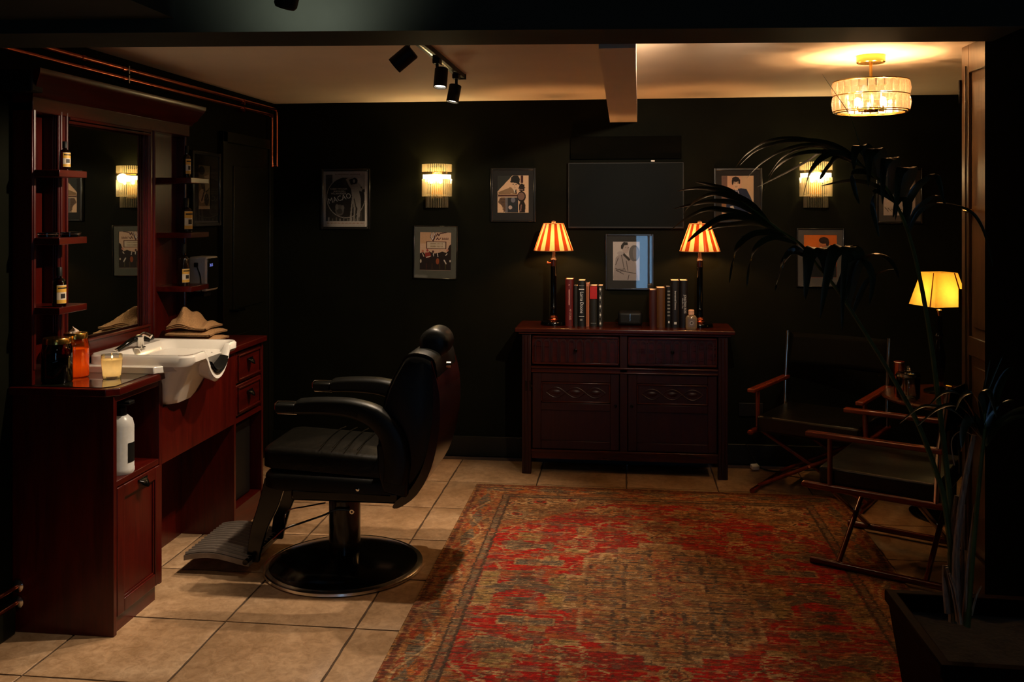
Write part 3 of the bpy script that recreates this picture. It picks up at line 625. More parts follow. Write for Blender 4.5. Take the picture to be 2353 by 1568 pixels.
t, c, r, h = jar('amber_jar', 'amber glass jar with brass lid holding a white tissue, glowing from an added light', 'jar', 147, 201, 764, 866, 3.47, M['amberglass'], translucent('amber_fill', (0.90, 0.36, 0.06), 0.5), M['brass'], 0.022)
light('POINT', 'added_jar_light', (c.x, 3.47, ZT + 0.05), 0.06, AMBER, 0.01, parent=t)  # light put inside the jar to make its amber contents glow
ts = MB().grid(8, 8, lambda u, v: (c.x - .005 + (u - .5) * .03 + .008 * math.sin(v * 9), 3.47 + (v - .5) * .03, ZT + h + 0.001 + 0.022 * max(0, 1 - 2.1 * math.hypot(u - .5, v - .5)) + .003 * math.sin(u * 14)))
tag(ts.build('tissue', M['paper'], None), 'crumpled white tissue on the lid of the amber jar', 'tissue')
a = AY(235, 872, 3.46); b = AY(279, 822, 3.46); r = (b.x - a.x) / 2; c = ((a + b) / 2)
cd = thing('candle', 'cream candle in a clear glass tumbler on the black glass worktop', 'candle', (c.x, 3.46, ZT))
hh = b.z - a.z + 0.008
MB().lathe([(0, 0), (r * .80, 0), (r * .84, .004), (r, hh * .75), (r * .98, hh), (r * .965, hh)], (c.x, 3.46, ZT), 32).build('tumbler', M['clear'], cd)
MB().lathe([(0, .013), (r * .835, .013), (r * .985, hh * .80), (r * .5, hh * .79), (0, hh * .785)], (c.x, 3.46, ZT), 32).build('wax', M['waxglow'], cd)
MB().tube([(c.x, 3.46, ZT + hh * .78), (c.x + .001, 3.46, ZT + hh * .84)], 0.0012, 6).build('wick', M['blackmatte'], cd)
MB().lathe([(0, 0), (.0022, .003), (.0028, .006), (.0012, .011), (0, .014)], (c.x + .001, 3.46, ZT + hh * .84), 10).build('flame', emit('flame', (1, .55, .15), 25), cd)
light('POINT', 'candle_glow', (c.x + 0.001, 3.46, ZT + hh * .45), 0.075, (1.0, 0.76, 0.46), 0.006, parent=cd)
# ------------------------------------------------ bottles on the shelves
yel = plain((0.75, 0.42, 0.06), 0.5); lab_w = plain((0.72, 0.62, 0.48), 0.6); ink = plain((0.012, 0.01, 0.008), 0.5)
def bottle(label, px0, px1, pt, y, zsh, neck='short', tone='dropper', lz=(0.18, 0.66), grp=None):
    a = AY(px0, 500, y); b = AY(px1, pt, y); r = (b.x - a.x) / 2 * 0.86; cx = (a.x + b.x) / 2; h = b.z - zsh
    t = thing('bottle', label, 'bottle', (cx, y, zsh))
    g = M['dropper_glass'] if tone == 'dropper' else plain((0.008, 0.004, 0.003), 0.15)
    hb = h * 0.70
    MB().lathe([(0, 0), (r * .95, 0), (r, .003), (r, hb * .90), (r * .85, hb * .97), (r * .42, hb * 1.04), (r * .40, hb * 1.12), (0, hb * 1.12)], (cx, y, zsh), 24).build('bottle_body', g, t)
    MB().lathe([(r * .46, 0), (r * .46, h - hb * 1.12), (r * .40, h - hb * 1.10), (0, h - hb * 1.10)], (cx, y, zsh + hb * 1.10), 18).build('cap', M['blackmatte'], t)
    # label wraps the half that faces the room
    z0 = zsh + hb * lz[0]; z1 = zsh + hb * (lz[0] + lz[1]); a0, a1 = -1.35, 0.75
    def lb(m, za, zb_, nm, rr_, b0=a0, b1=a1):
        o = MB().grid(14, 1, lambda u, v: (cx + rr_ * math.cos(b0 + (b1 - b0) * u), y + rr_ * math.sin(b0 + (b1 - b0) * u), za + (zb_ - za) * v)).build(nm, m, t, fix=False); return o
    L = lb(lab_w, z0, z1, 'paper_label', r * 1.01)
    lb(yel, z0 + (z1 - z0) * .62, z1 - .002, 'label_band', r * 1.025); lb(yel, z0 + .001, z0 + (z1 - z0) * .2, 'label_band', r * 1.025)
    lb(ink, z0 + (z1 - z0) * .80, z0 + (z1 - z0) * .88, 'label_lettering', r * 1.035, -1.15, .55); lb(ink, z0 + (z1 - z0) * .28, z0 + (z1 - z0) * .54, 'label_emblem', r * 1.035, -.75, -.05)
    return t
bottle('small brown bottle with yellow label on the top left shelf of the mirror unit', 136, 162, 325, 3.40, LS[0], lz=(.18, .70))
bottle('red-brown bottle with yellow label on the bottom left shelf of the mirror unit', 120, 152, 614, 3.34, LS[2], lz=(.12, .66))
bottle('small dark bottle on the top right shelf of the mirror unit, half hidden', 419, 439, 335, 4.45, RS[0], tone='k')
bottle('black bottle with tall yellow label on the middle right shelf', 412, 443, 455, 4.43, RS[1], tone='k', lz=(.14, .74))
bottle('tall slim black bottle with yellow label on the bottom right shelf', 408, 436, 560, 4.43, RS[2], tone='k', lz=(.12, .46))
for k, (px, y, lab) in enumerate(((110, 3.36, 'left one of two flat black tins on the middle left shelf'), (162, 3.43, 'right one of two flat black tins on the middle left shelf'))):
    a = AY(px, 540, y); t = thing('tin', lab, 'tin', (a.x, y, LS[1]), 'flat tins on the middle shelf')
    MB().lathe([(0, 0), (.034, 0), (.036, .002), (.036, .010), (0, .010)], (a.x, y, LS[1]), 28).build('tin_base', M['blackmetal'], t)
    MB().lathe([(.038, 0), (.038, .007), (.035, .009), (0, .009)], (a.x, y, LS[1] + .010), 28).build('lid', M['blackmetal'], t)
    MB().lathe([(.0385, 0), (.0392, .001), (.0385, .002)], (a.x, y, LS[1] + .0105), 28).build('rim', M['chrome'], t)
# ------------------------------------------------ bottle in the cubby
p0 = AY(266, 1073, 3.42); p1 = AY(306, 955, 3.42)
cb = thing('refill_bottle', 'white plastic refill bottle with black pump in the open cubby', 'bottle', ((p0.x + p1.x) / 2 - .012, 3.42, 0.575))
cx = (p0.x + p1.x) / 2 - .012; r = (p1.x - p0.x) / 2 + .012; hb = p1.z - 0.575
MB().lathe([(0, 0), (r * .9, 0), (r, .008), (r, .02), (r * .97, .024), (r * .97, hb * .82), (r * .85, hb * .93), (r * .5, hb), (0, hb)], (cx, 3.42, .575), 28).build('bottle_body', M['hdpe'], cb)
MB().lathe([(r * .4, 0), (r * .4, .03), (r * .2, .032), (r * .2, .05), (0, .05)], (cx, 3.42, .575 + hb), 18).build('pump', M['blackmatte'], cb)
MB().box((cx - .01, 3.39, .575 + hb + .045), (cx + .05, 3.43, .575 + hb + .06)).build('pump_head', M['blackmatte'], cb, bevel=.004)
MB().grid(10, 1, lambda u, v: (cx + r * .985 * math.cos(-.55 + u * 1.2), 3.42 + r * .985 * math.sin(-.55 + u * 1.2), .62 + v * .075)).build('paper_label', M['blackmatte'], cb, fix=False)
# ------------------------------------------------ towels
def towel(cx, cy, w, d, z, t, seed, label, peak=0.0, lift=0.0):
    q = random.Random(seed); ph = q.uniform(0, 6)
    o = thing('towel', label, 'towel', (cx, cy, z), 'tan towels stacked beside the basin')
    def top(u, v, k):
        x = cx + (u - .5) * w + .006 * math.sin(v * 7 + ph); y = cy + (v - .5) * d + .006 * math.sin(u * 6 + ph)
        s = (math.sin(max(0, min(1, u)) * PI) * math.sin(v * PI)) ** .3
        zz = z + lift * (u) + k * t * (.35 + .65 * s) + .003 * math.sin(u * 13 + ph) * math.sin(v * 9) * s
        if peak: zz += k * peak * math.exp(-((u - .36) / .30) ** 2 - ((v - .5) / .5) ** 2) + .012 * k * math.sin(u * 19 + v * 5) * s + (1 - k) * peak * .35 * math.exp(-((u - .38) / .26) ** 2 - ((v - .5) / .5) ** 2)
        return (x, y, zz)
    g = MB()
    for k in range(3):
        lo, hi = k / 3 + .01, (k + 1) / 3 - .02
        g.grid(18, 14, lambda u, v: top(u, v, hi)); g.grid(18, 14, lambda u, v: top(u, v, lo), True)
        for sd in range(4):
            f = [lambda s, e: (s, 0), lambda s, e: (1, s), lambda s, e: (1 - s, 1), lambda s, e: (0, 1 - s)][sd]
            nrm = [(0, -1), (1, 0), (0, 1), (-1, 0)][sd]
            def ed(s, e, f=f, nrm=nrm):
                u, v = f(s, 0); p = Vector(top(u, v, lo + (hi - lo) * e)); b_ = .007 * math.sin(e * PI); return (p.x + nrm[0] * b_, p.y + nrm[1] * b_, p.z)
            g.grid(18 if sd % 2 == 0 else 14, 4, ed)
    m = g.build('folded_cloth', M['towel'], o, weld=True)
    return o
towel(-2.055, 4.33, .225, .20, ZT, .028, 1, 'tan terry towel at the bottom of the stack beside the basin')
towel(-2.050, 4.325, .235, .20, ZT + .030, .028, 2, 'second tan terry towel from the bottom, its folds spreading right')
towel(-2.060, 4.33, .215, .20, ZT + .060, .026, 3, 'tan terry towel just under the peaked top one')
towel(-2.070, 4.33, .19, .19, ZT + .088, .026, 4, 'topmost tan towel, rumpled into a peak', peak=.070)
# ------------------------------------------------ copper pipes
def pipe(label, pts, r, grp):
    t = tag(MB().tube(smooth_path(pts, 5), r, 12).build('copper_pipe', M['copper']), label, 'pipe', grp); return t
xp = XL + 0.035
pa = pipe('lower copper pipe running along the left wall under the ceiling, bending down at the corner', [(xp, 2.9, 2.190), (xp, 3.6, 2.190), (xp, 5.0, 2.195), (xp, 5.79, 2.20), (xp, 5.825, 2.19), (xp, 5.84, 2.16), (xp, 5.84, 1.90), (xp, 5.85, 1.875), (xp, 5.90, 1.87)], .0095, 'copper pipes on the left wall')
pb = pipe('upper copper pipe running along the left wall under the ceiling, bending down at the corner', [(xp, 2.9, 2.233), (xp, 3.6, 2.233), (xp, 5.0, 2.24), (xp, 5.86, 2.245), (xp, 5.905, 2.235), (xp, 5.925, 2.20), (xp, 5.925, 1.90), (xp, 5.928, 1.88), (xp - .03, 5.93, 1.87)], .0095, 'copper pipes on the left wall')
for P, z in ((pa, 2.190), (pb, 2.233)):
    for y in (3.70, 4.02, 5.35):
        MB().tube([(xp, y - .012, z), (xp, y + .012, z)], .0125, 12).build('coupling', M['copper'], P)
    MB().box((XL, 4.05, z - .018), (xp + .012, 4.058, z + .018)).build('pipe_clip', M['chrome'], P)
    MB().box((XL, 5.37, z - .018), (xp + .012, 5.378, z + .018)).build('pipe_clip', M['copper'], P)
for py, lab in ((1349, 'upper'), (1386, 'lower')):
    c = AY(38, py, 3.275); t = thing('radiator_pipe', lab + ' short copper pipe with round chrome collar entering the cabinet side near the floor', 'pipe', (c.x, 3.275, c.z), 'copper pipes near the floor')
    MB().tube([(c.x, 3.28, c.z), (c.x - .006, 3.05, c.z - .002), (c.x - .008, 2.4, c.z - .002)], .008, 10).build('pipe_run', M['copper'], t)
    o = MB().lathe([(.008, 0), (.024, .001), (.024, .004), (.012, .010), (.008, .010)], (0, 0, 0), 24); o.v = [(x + c.x, 3.283 - z, y + c.z) for x, y, z in o.v]; o.build('collar', M['chrome'], t)
# ------------------------------------------------ steriliser box on the wall
st = thing('towel_warmer', 'white wall-mounted cabinet with black glass front and blue digits beside the mirror unit', 'appliance', (-2.22, 4.76, 1.16))
sx0, sx1, sy0, sy1, sz0, sz1 = XL + .02, -2.165, 4.69, 4.835, 1.160, 1.342
MB().box((sx0, sy0, sz0), (sx1, sy1, sz1)).build('housing', M['plasticw'], st, bevel=.014, seg=4)
MB().box((sx1 - .002, sy0 + .006, sz0 + .012), (sx1 + .003, sy1 - .006, sz1 - .008)).build('front_glass', M['darkglass'], st, bevel=.002)
text_mesh('digits', '26.5', .022, M['display'], Matrix.Translation((sx1 + .0035, sy0 + .045, sz1 - .045)) @ FACE_X, st)
MB().box((XL, sy0 + .03, sz0 - .03), (sx1 - .03, sy1 - .03, sz0)).build('bracket', M['blackmatte'], st, bevel=.003)
MB().tube(smooth_path([(sx0 + .05, sy0 - .006, 1.30), (sx0 + .058, sy0 - .008, 1.28), (sx0 + .072, sy0 - .008, 1.24), (sx0 + .075, sy0 - .006, 1.19), (sx0 + .07, sy0 + .01, 1.155)]), .0035, 8).build('power_cord', M['blackmatte'], st)
MB().box((sx0 + .038, sy0 - .014, 1.290), (sx0 + .058, sy0, 1.312)).build('plug', M['blackmatte'], st, bevel=.003)
# ================================================================== SIDEBOARD
sb = thing('sideboard', 'dark carved oak sideboard with two drawers over two panelled doors', 'sideboard', (0.0, 5.78, 0))
sx0, sx1, yf, yb, H = -0.600, 0.615, 5.60, 5.945, 0.88
top = MB().box((sx0 - .04, yf - .03, H - .024), (sx1 + .04, yb, H)).build('top_board', M['oak_x'], sb, bevel=.006, seg=3)
MB().box((sx0 - .02, yf - .014, H - .038), (sx1 + .02, yb, H - .024)).build('moulding', M['oak_x'], sb, bevel=.004)
for x0, x1, y0, y1 in ((sx0, sx0 + .055, yf, yf + .05), (sx1 - .055, sx1, yf, yf + .05), (sx0, sx0 + .05, yb - .05, yb), (sx1 - .05, sx1, yb - .05, yb)):
    MB().box((x0, y0, 0), (x1, y1, H - .038)).build('leg', M['oak'], sb, bevel=.003)
for s, x0 in ((1, sx0), (-1, sx1 - .055)):   # grooves on the front posts
    for k in (.016, .036): MB().tube([(x0 + k, yf - .002, .02), (x0 + k, yf - .002, H - .05)], .004, 6).build('bead', M['oak'], sb)
MB().box((sx0 + .05, yf + .03, .13), (sx0 + .055, yb - .02, H - .04)).box((sx1 - .055, yf + .03, .13), (sx1 - .05, yb - .02, H - .04)).build('side_panel', M['oak'], sb)
MB().box((sx0 + .05, yb - .02, .13), (sx1 - .05, yb - .01, H - .04)).build('back_panel', M['oak'], sb)
MB().box((sx0 + .055, yf + .008, .12), (sx1 - .055, yb - .03, .14)).build('bottom_board', M['oak_x'], sb)
MB().box((sx0 + .055, yf + .012, .09), (sx1 - .055, yf + .04, .145)).build('bottom_rail', M['oak_x'], sb, bevel=.004)
MB().box((sx0 + .055, yf - .004, .135), (sx1 - .055, yf + .012, .150)).build('moulding', M['oak_x'], sb, bevel=.004)
MB().box((sx0 + .055, yf + .004, .615), (sx1 - .055, yf + .04, .650)).build('middle_rail', M['oak_x'], sb, bevel=.003)
MB().box((sx0 + .055, yf - .008, .637), (sx1 - .055, yf + .006, .650)).box((sx0 + .055, yf - .004, .612), (sx1 - .055, yf + .006, .622)).build('moulding', M['oak_x'], sb, bevel=.004)
xm = (sx0 + sx1) / 2
MB().box((xm - .022, yf + .004, .14), (xm + .022, yf + .04, H - .038)).build('centre_post', M['oak'], sb, bevel=.002)
for x0, x1 in ((sx0 + .062, xm - .026), (xm + .026, sx1 - .062)):
    z0, z1 = .662, .832
    dw = MB().box((x0, yf + .008, z0), (x1, yf + .30, z1)).build('drawer', M['oak_x'], sb, bevel=.003)
    n = 10; w = (x1 - x0 - .03) / n; cv = MB()
    for k in range(n):                       # arcade of round-headed arches carved in relief
        a = x0 + .015 + k * w; cx = a + w / 2; ro, ri = w * .46, w * .30; zs = z1 - .022 - ro
        out = [(cx - ro, z0 + .018), (cx - ri, z0 + .018)] + [(cx - ri * math.cos(R(t)), zs + ri * math.sin(R(t)) * 1.1) for t in range(0, 181, 20)] + [(cx + ri, z0 + .018), (cx + ro, z0 + .018)] + [(cx + ro * math.cos(R(t)), zs + ro * math.sin(R(t)) * 1.15) for t in range(0, 181, 20)]
        ar = MB().prism(out[:0] + out, yf - .002, yf + .009, 'y')
        m_in = [(cx - ri * math.cos(R(t)), zs + ri * math.sin(R(t)) * 1.1) for t in range(0, 181, 20)]; m_out = [(cx - ro * math.cos(R(t)), zs + ro * math.sin(R(t)) * 1.15) for t in range(0, 181, 20)]
        pi_ = [(cx - ri, z0 + .018)] + m_in + [(cx + ri, z0 + .018)]; po = [(cx - ro, z0 + .018)] + m_out + [(cx + ro, z0 + .018)]
        g = MB(); L = len(pi_)
        vs = [(x, yf - .002, z) for x, z in pi_] + [(x, yf - .002, z) for x, z in po] + [(x, yf + .009, z) for x, z in pi_] + [(x, yf + .009, z) for x, z in po]
        fs = []
        for i in range(L - 1): fs += [(i, i + 1, L + i + 1, L + i), (2 * L + i, 3 * L + i, 3 * L + i + 1, 2 * L + i + 1), (i, 2 * L + i, 2 * L + i + 1, i + 1), (L + i, L + i + 1, 3 * L + i + 1, 3 * L + i)]
        g.add(vs, fs); g.build('carved_arch', M['oak'], dw)
    MB().box((x0, yf - .003, z1 - .012), (x1, yf + .008, z1)).box((x0, yf - .003, z0), (x1, yf + .008, z0 + .012)).box((x0, yf - .003, z0), (x0 + .008, yf + .008, z1)).box((x1 - .008, yf - .003, z0), (x1, yf + .008, z1)).build('moulding', M['oak_x'], dw, bevel=.002)
    kb = MB().lathe([(.006, 0), (.006, .012), (.012, .018), (.010, .026), (0, .028)], (0, 0, 0), 14).build('knob', M['blackmetal'], dw)
    kb.data.transform(Matrix.Translation(((x0 + x1) / 2, yf + .004, (z0 + z1) / 2)) @ Matrix.Rotation(PI / 2, 4, 'X'))
    # door
    z0, z1 = .152, .610; s_ = .052
    dd = MB().box((x0, yf + .010, z0), (x0 + s_, yf + .032, z1)).box((x1 - s_, yf + .010, z0), (x1, yf + .032, z1)).box((x0 + s_, yf + .010, z0), (x1 - s_, yf + .032, z0 + .05)).box((x0 + s_, yf + .010, z1 - .055), (x1 - s_, yf + .032, z1)).box((x0 + s_, yf + .010, .385), (x1 - s_, yf + .032, .430)).build('door', M['oak'], sb, bevel=.003)
    MB().box((x0 + s_ - .004, yf + .020, z0 + .04), (x1 - s_ + .004, yf + .028, .39)).build('door_panel', M['oak'], dd)
    pz0, pz1 = .432, .553
    MB().box((x0 + s_ - .004, yf + .014, pz0), (x1 - s_ + .004, yf + .028, pz1)).build('carved_panel', M['oak'], dd)
    MB().box((x0 + s_, yf + .006, pz1 - .010), (x1 - s_, yf + .016, pz1)).box((x0 + s_, yf + .006, pz0), (x1 - s_, yf + .016, pz0 + .010)).box((x0 + s_, yf + .006, pz0), (x0 + s_ + .010, yf + .016, pz1)).box((x1 - s_ - .010, yf + .006, pz0), (x1 - s_, yf + .016, pz1)).build('moulding', M['oak_x'], dd, bevel=.003)
    # interlaced guilloche band
    ax, bx = x0 + s_ + .03, x1 - s_ - .03; zc = (pz0 + pz1) / 2; L = bx - ax
    for ph in (0, PI):
        MB().tube([(ax + L * i / 48, yf + .011, zc + .030 * math.sin(3 * PI * i / 48 * 1.0 + ph)) for i in range(49)], .0035, 6).build('carved_band', M['oak'], dd)
    for k in range(3):
        cxx = ax + L * (k + .5) / 3
        MB().loft([[(cxx + .032 * math.cos(t) * q, yf + .014 - .006 * (1 - q), zc + .014 * math.sin(t) * q) for t in [2 * PI * j / 16 for j in range(16)]] for q in (1, .7, .2)]).build('carved_leaf', M['oak'], dd)
    kx = x1 - .022 if x0 < 0 - .2 else x0 + .022
    k_ = MB().lathe([(.005, 0), (.005, .010), (.010, .016), (.008, .022), (0, .024)], (0, 0, 0), 14); k_.v = [(kx + x, yf + .010 - z, .42 + y) for x, y, z in k_.v]; k_.build('knob', M['blackmetal'], dd)
for z in (.53,):
    for dx in (0, .026):
        MB().loft([[(sx0 + .030 + dx + s * .010, yf - .003 - e, z + q) for s, q in ((-1, -.03), (.3, -.026), (-.2, -.012), (.9, 0), (-.2, .012), (.3, .026), (-1, .03))] for e in (-.004, 0)]).build('hinge_strap', M['blackmetal'], sb)
# ------------------------------------------------ striped lamps
def striped_lamp(pxc, pyt, label, switch=True):
    y = 5.76; a = AY(pxc, 600, y); x = a.x
    t = thing('table_lamp', label, 'lamp', (x, y, H), 'striped table lamps on the sideboard')
    MB().lathe([(0, 0), (.078, 0), (.080, .008), (.074, .022), (.055, .026), (0, .028)], (x, y, H), 36).build('base', M['blackmetal'], t)
    MB().lathe([(.030, 0), (.034, .005), (.024, .012), (.026, .020), (.019, .030), (.018, .032)], (x, y, H + .026), 24).build('base_collar', M['copper'], t)
    MB().lathe([(.018, 0), (.022, .012), (.017, .030), (.0175, .045), (.020, .050), (.0175, .055), (.0175, .30), (.020, .305), (0, .305)], (x, y, H + .057), 24).build('column', M['blackmetal'], t)
    zc = H + .362
    MB().lathe([(.018, 0), (.018, .035), (.022, .040), (.013, .055), (.012, .090), (0, .091)], (x, y, zc), 20).build('lamp_holder', plain((.03, .006, .004), .2, coat=.5), t)
    if switch:
        k = MB().tube([(x - .016, y, zc + .018), (x - .034, y, zc + .018)], .004, 8); k.tube([(x - .032, y, zc + .018), (x - .040, y, zc + .018)], .011, 12); k.build('switch', M['copper'], t)
    zb, zt_ = 1.337, 1.503; rb, rt = .121, .062
    # pleated shade: alternating cream and brown fabric gores
    n = 24
    for k in range(n):
        a0 = 2 * PI * k / n + .13; a1 = 2 * PI * (k + 1) / n + .13
        def f(u, v):
            an = a0 + (a1 - a0) * u; rr = rb + (rt - rb) * v + .0016 * math.sin(u * PI); return (x + rr * math.cos(an), y + rr * math.sin(an), zb + (zt_ - zb) * v)
        MB().grid(3, 1, f).build('shade_gore', M['shade_cream'] if k % 2 else M['shade_brown'], t, fix=False)
    MB().lathe([(rb + .001, 0), (rb + .002, .002), (rb + .001, .004)], (x, y, zb - .001), 40).lathe([(rt + .001, 0), (rt + .002, .002), (rt + .001, .004)], (x, y, zt_ - .002), 40).build('shade_rim', M['shade_cream'], t)
    MB().tube([(x, y, zc + .05), (x, y, zt_ + .004)], .0025, 8).tube([(x - rt, y, zt_ - .004), (x + rt, y, zt_ - .004)], .0018, 6).tube([(x, y - rt, zt_ - .004), (x, y + rt, zt_ - .004)], .0018, 6).build('shade_carrier', M['brass'], t)
    MB().lathe([(0, 0), (.012, .002), (.014, .010), (.006, .016), (0, .017)], (x, y, zt_ + .002), 16).build('finial', M['shade_cream'], t)
    MB().lathe([(0, 0), (.010, .002), (.017, .018), (.018, .030), (.010, .045), (0, .050)], (x, y, zc + .090), 16).build('bulb', M['bulb'], t)
    light('POINT', 'lamp_light', (x, y, zc + .152), P_LAMP, AMBER, .022, parent=t)
    return t
striped_lamp(1272, 515, 'table lamp with brown and cream striped pleated shade at the left end of the sideboard')
striped_lamp(1608, 515, 'table lamp with brown and cream striped pleated shade at the right end of the sideboard', False)
# ------------------------------------------------ books
def book(px0, px1, pt, label, cov, yv=5.70, d=.15, extra=None, tilt=0.0, hollow=True):
    a = AY(px0, 700, yv); b = AY(px1, pt, yv); h = b.z - H; w = b.x - a.x - .001; x0 = a.x; cm = plain(cov, .38)
    t = thing('book', label, 'book', (x0 + w / 2, yv + d / 2, H), 'hardback books on the sideboard')
    g = MB(); th = .0022
    # rounded spine joined to two boards
    sec = [(x0, yv + d)] + [(x0, yv + .006)] + [(x0 + w / 2 - w / 2 * math.cos(PI * k / 6), yv + .006 - .007 * math.sin(PI * k / 6)) for k in range(1, 6)] + [(x0 + w, yv + .006), (x0 + w, yv + d), (x0 + w - th, yv + d), (x0 + w - th, yv + .008), (x0 + th, yv + .008), (x0 + th, yv + d)]
    g.prism(sec, H, H + h).build('cover', cm, t)
    MB().box((x0 + th, yv + .0082, H + .003), (x0 + w - th, yv + d - .004, H + h - .0035)).build('pages', M['paper'], t)
    ys = yv - .0024
    if extra: extra(t, x0, w, h, ys)
    return t
VT = Matrix.Rotation(-PI / 2, 4, 'Y')
def spine_text(t, s, size, x, z, y, mat, sx=1.0):
    text_mesh('spine_lettering', s, size, mat, Matrix.Translation((x, y, z)) @ Matrix.Rotation(PI / 2, 4, 'Y') @ FACE_Y, t, extrude=.0004, sx=sx)
silver = plain((.75, .75, .72), .4); pink = plain((.75, .35, .30), .4); dim = plain((.22, .22, .2), .5)
def bars(t, x0, w, ys, lst, mat, nm='spine_band'):
    for z0, z1 in lst: MB().box((x0 + w * .14, ys - .0006, H + z0), (x0 + w * .86, ys + .004, H + z1)).build(nm, mat, t)
def e1(t, x0, w, h, ys):
    spine_text(t, 'MY STORIES', .020, x0 + w * .62, H + h * .25, ys - .0015, pink, .62); spine_text(t, 'A', .016, x0 + w * .5, H + h * .88, ys - .0015, pink)
    MB().box((x0 + w * .45, ys - .003, H + h * .45), (x0 + w * .55, ys + .003, H + h * .78)).build('spine_band', pink, t)
def e3(t, x0, w, h, ys):
    spine_text(t, 'Lorna Doone', .030, x0 + w * .52, H + h * .52, ys - .0025, silver, .80); bars(t, x0, w, ys - .001, ((h * .80, h * .815), (h * .21, h * .22)), silver); bars(t, x0, w, ys - .001, ((h * .885, h * .892),), dim)
    MB().box((x0 + w * .3, ys - .003, H + h * .12), (x0 + w * .62, ys + .003, H + h * .16)).build('spine_emblem', dim, t)
def e4(t, x0, w, h, ys):
    MB().box((x0 + w * .2, ys - .003, H + .006), (x0 + w * .8, ys + .003, H + h - .016)).build('spine_panel', plain((.28, .07, .012), .5), t)
def e5(t, x0, w, h, ys):
    MB().box((x0 + w * .04, ys - .003, H + h * .68), (x0 + w * .96, ys + .003, H + h * .985)).build('spine_panel', plain((.42, .006, .006), .4), t); bars(t, x0, w, ys - .001, ((h * .075, h * .083),), dim)
def e6(t, x0, w, h, ys):
    for k in range(9):
        z = H + h * (.08 + .104 * k); c = x0 + w * .45
        if k % 2 == 0: MB().prism([(c - .005, z), (c, z - .009), (c + .005, z), (c, z + .009)], ys - .003, ys + .002, 'y').build('spine_ornament', silver, t)
        MB().tube([(c - .008 * math.cos(q), ys - .001, z + .012 * math.sin(q)) for q in [PI * j / 6 for j in range(1, 12)]], .0008, 5).build('spine_ornament', dim, t)
book(1299, 1317, 642, 'tall dark red book, leftmost beside the left lamp', (.10, .006, .006), extra=e1)
book(1318, 1328, 657, 'thin black book between the dark red book and the Lorna Doone volume', (.012, .012, .010))
book(1328, 1345, 645, 'black book with Lorna Doone in white letters on its spine', (.006, .006, .006), extra=e3)
book(1346, 1354, 652, 'very thin orange book with a pink edge', (.55, .20, .12), extra=e4)
book(1355, 1373, 657, 'black book with a bright red upper panel on its spine', (.010, .010, .007), extra=e5)
book(1374, 1386, 657, 'narrow black book with silver ornaments on its spine', (.009, .009, .009), extra=e6)
def f3(t, x0, w, h, ys):
    for k in range(8): MB().box((x0 + w * .25, ys - .002, H + h * (.28 + .085 * k)), (x0 + w * .8, ys + .003, H + h * (.315 + .085 * k))).build('spine_mark', dim, t)
    MB().box((x0 + w * .4, ys - .003, H + h * .11), (x0 + w * .72, ys + .003, H + h * .16)).build('spine_emblem', silver, t)
def f4(t, x0, w, h, ys):
    spine_text(t, 'International Dictionary', .015, x0 + w * .5, H + h * .58, ys - .0025, silver, .78); MB().box((x0 + w * .35, ys - .003, H + h * .07), (x0 + w * .65, ys + .003, H + h * .12)).build('spine_emblem', silver, t)
def f5(t, x0, w, h, ys):
    spine_text(t, 'JONATHAN ROSS', .020, x0 + w * .62, H + h * .50, ys - .0025, silver, .70); spine_text(t, 'Why Do I Say', .010, x0 + w * .32, H + h * .52, ys - .0025, silver, 1.1)
book(1493, 1509, 667, 'short dark maroon book with torn pale top, leftmost of the right-hand row', (.035, .006, .006))
book(1509, 1529, 662, 'plain brown leather book right of the short maroon one', (.085, .030, .006))
book(1531, 1542, 660, 'narrow black book with a column of grey marks on its spine', (.010, .010, .010), extra=f3)
book(1542, 1562, 645, 'tall black book with a long thin line of white lettering', (.006, .004, .004), extra=f4)
book(1563, 1581, 645, 'tall black book beside the right lamp with large white capitals', (.007, .004, .005), extra=f5)
# small black object between the books and the clear bottle
a = AY(1448, 735, 5.78); t = thing('black_box', 'small black box between the two rows of books', 'black_box', (a.x, 5.78, H))
MB().box((a.x - .075, 5.76, H + .0), (a.x + .075, 5.86, H + .085)).build('housing', M['blackmatte'], t, bevel=.02, seg=4)
MB().box((a.x - .002, 5.757, H + .028), (a.x + .001, 5.7605, H + .072)).build('glint_strip', M['chrome'], t)  # thin bright strip added as the vertical glint on the box
a = AY(1576, 744, 5.62); b = AY(1602, 698, 5.62); r = (b.x - a.x) / 2; cx = (a.x + b.x) / 2; h = .116
t = thing('lotion_bottle', 'clear round-shouldered bottle with pale cap in front of the right lamp', 'bottle', (cx, 5.64, H))
MB().lathe([(0, 0), (r * .85, 0), (r, .010), (r, h * .56), (r * .80, h * .68), (r * .42, h * .72), (r * .40, h * .76), (0, h * .76)], (cx, 5.64, H), 28).build('bottle_body', translucent('cloudy_bottle', (.45, .38, .28), .5, .3, .12, .15), t)
MB().lathe([(r * .52, 0), (r * .52, h * .22), (r * .46, h * .24), (0, h * .24)], (cx, 5.64, H + h * .75), 20).build('cap', plain((.80, .48, .34), .4), t)
MB().grid(12, 1, lambda u, v: (cx + r * 1.01 * math.cos(-2.3 + u * 1.5), 5.64 + r * 1.01 * math.sin(-2.3 + u * 1.5), H + .018 + v * .045)).build('paper_label', plain((.17, .14, .14), .6), t, fix=False)
g = MB().lathe([(.009, 0), (.0105, .0005), (.0105, .001), (.009, .001)], (0, 0, 0), 24); g.v = [(cx + x, 5.64 - r * 1.03 - z, H + .040 + y) for x, y, z in g.v]; g.build('label_emblem', silver, t)
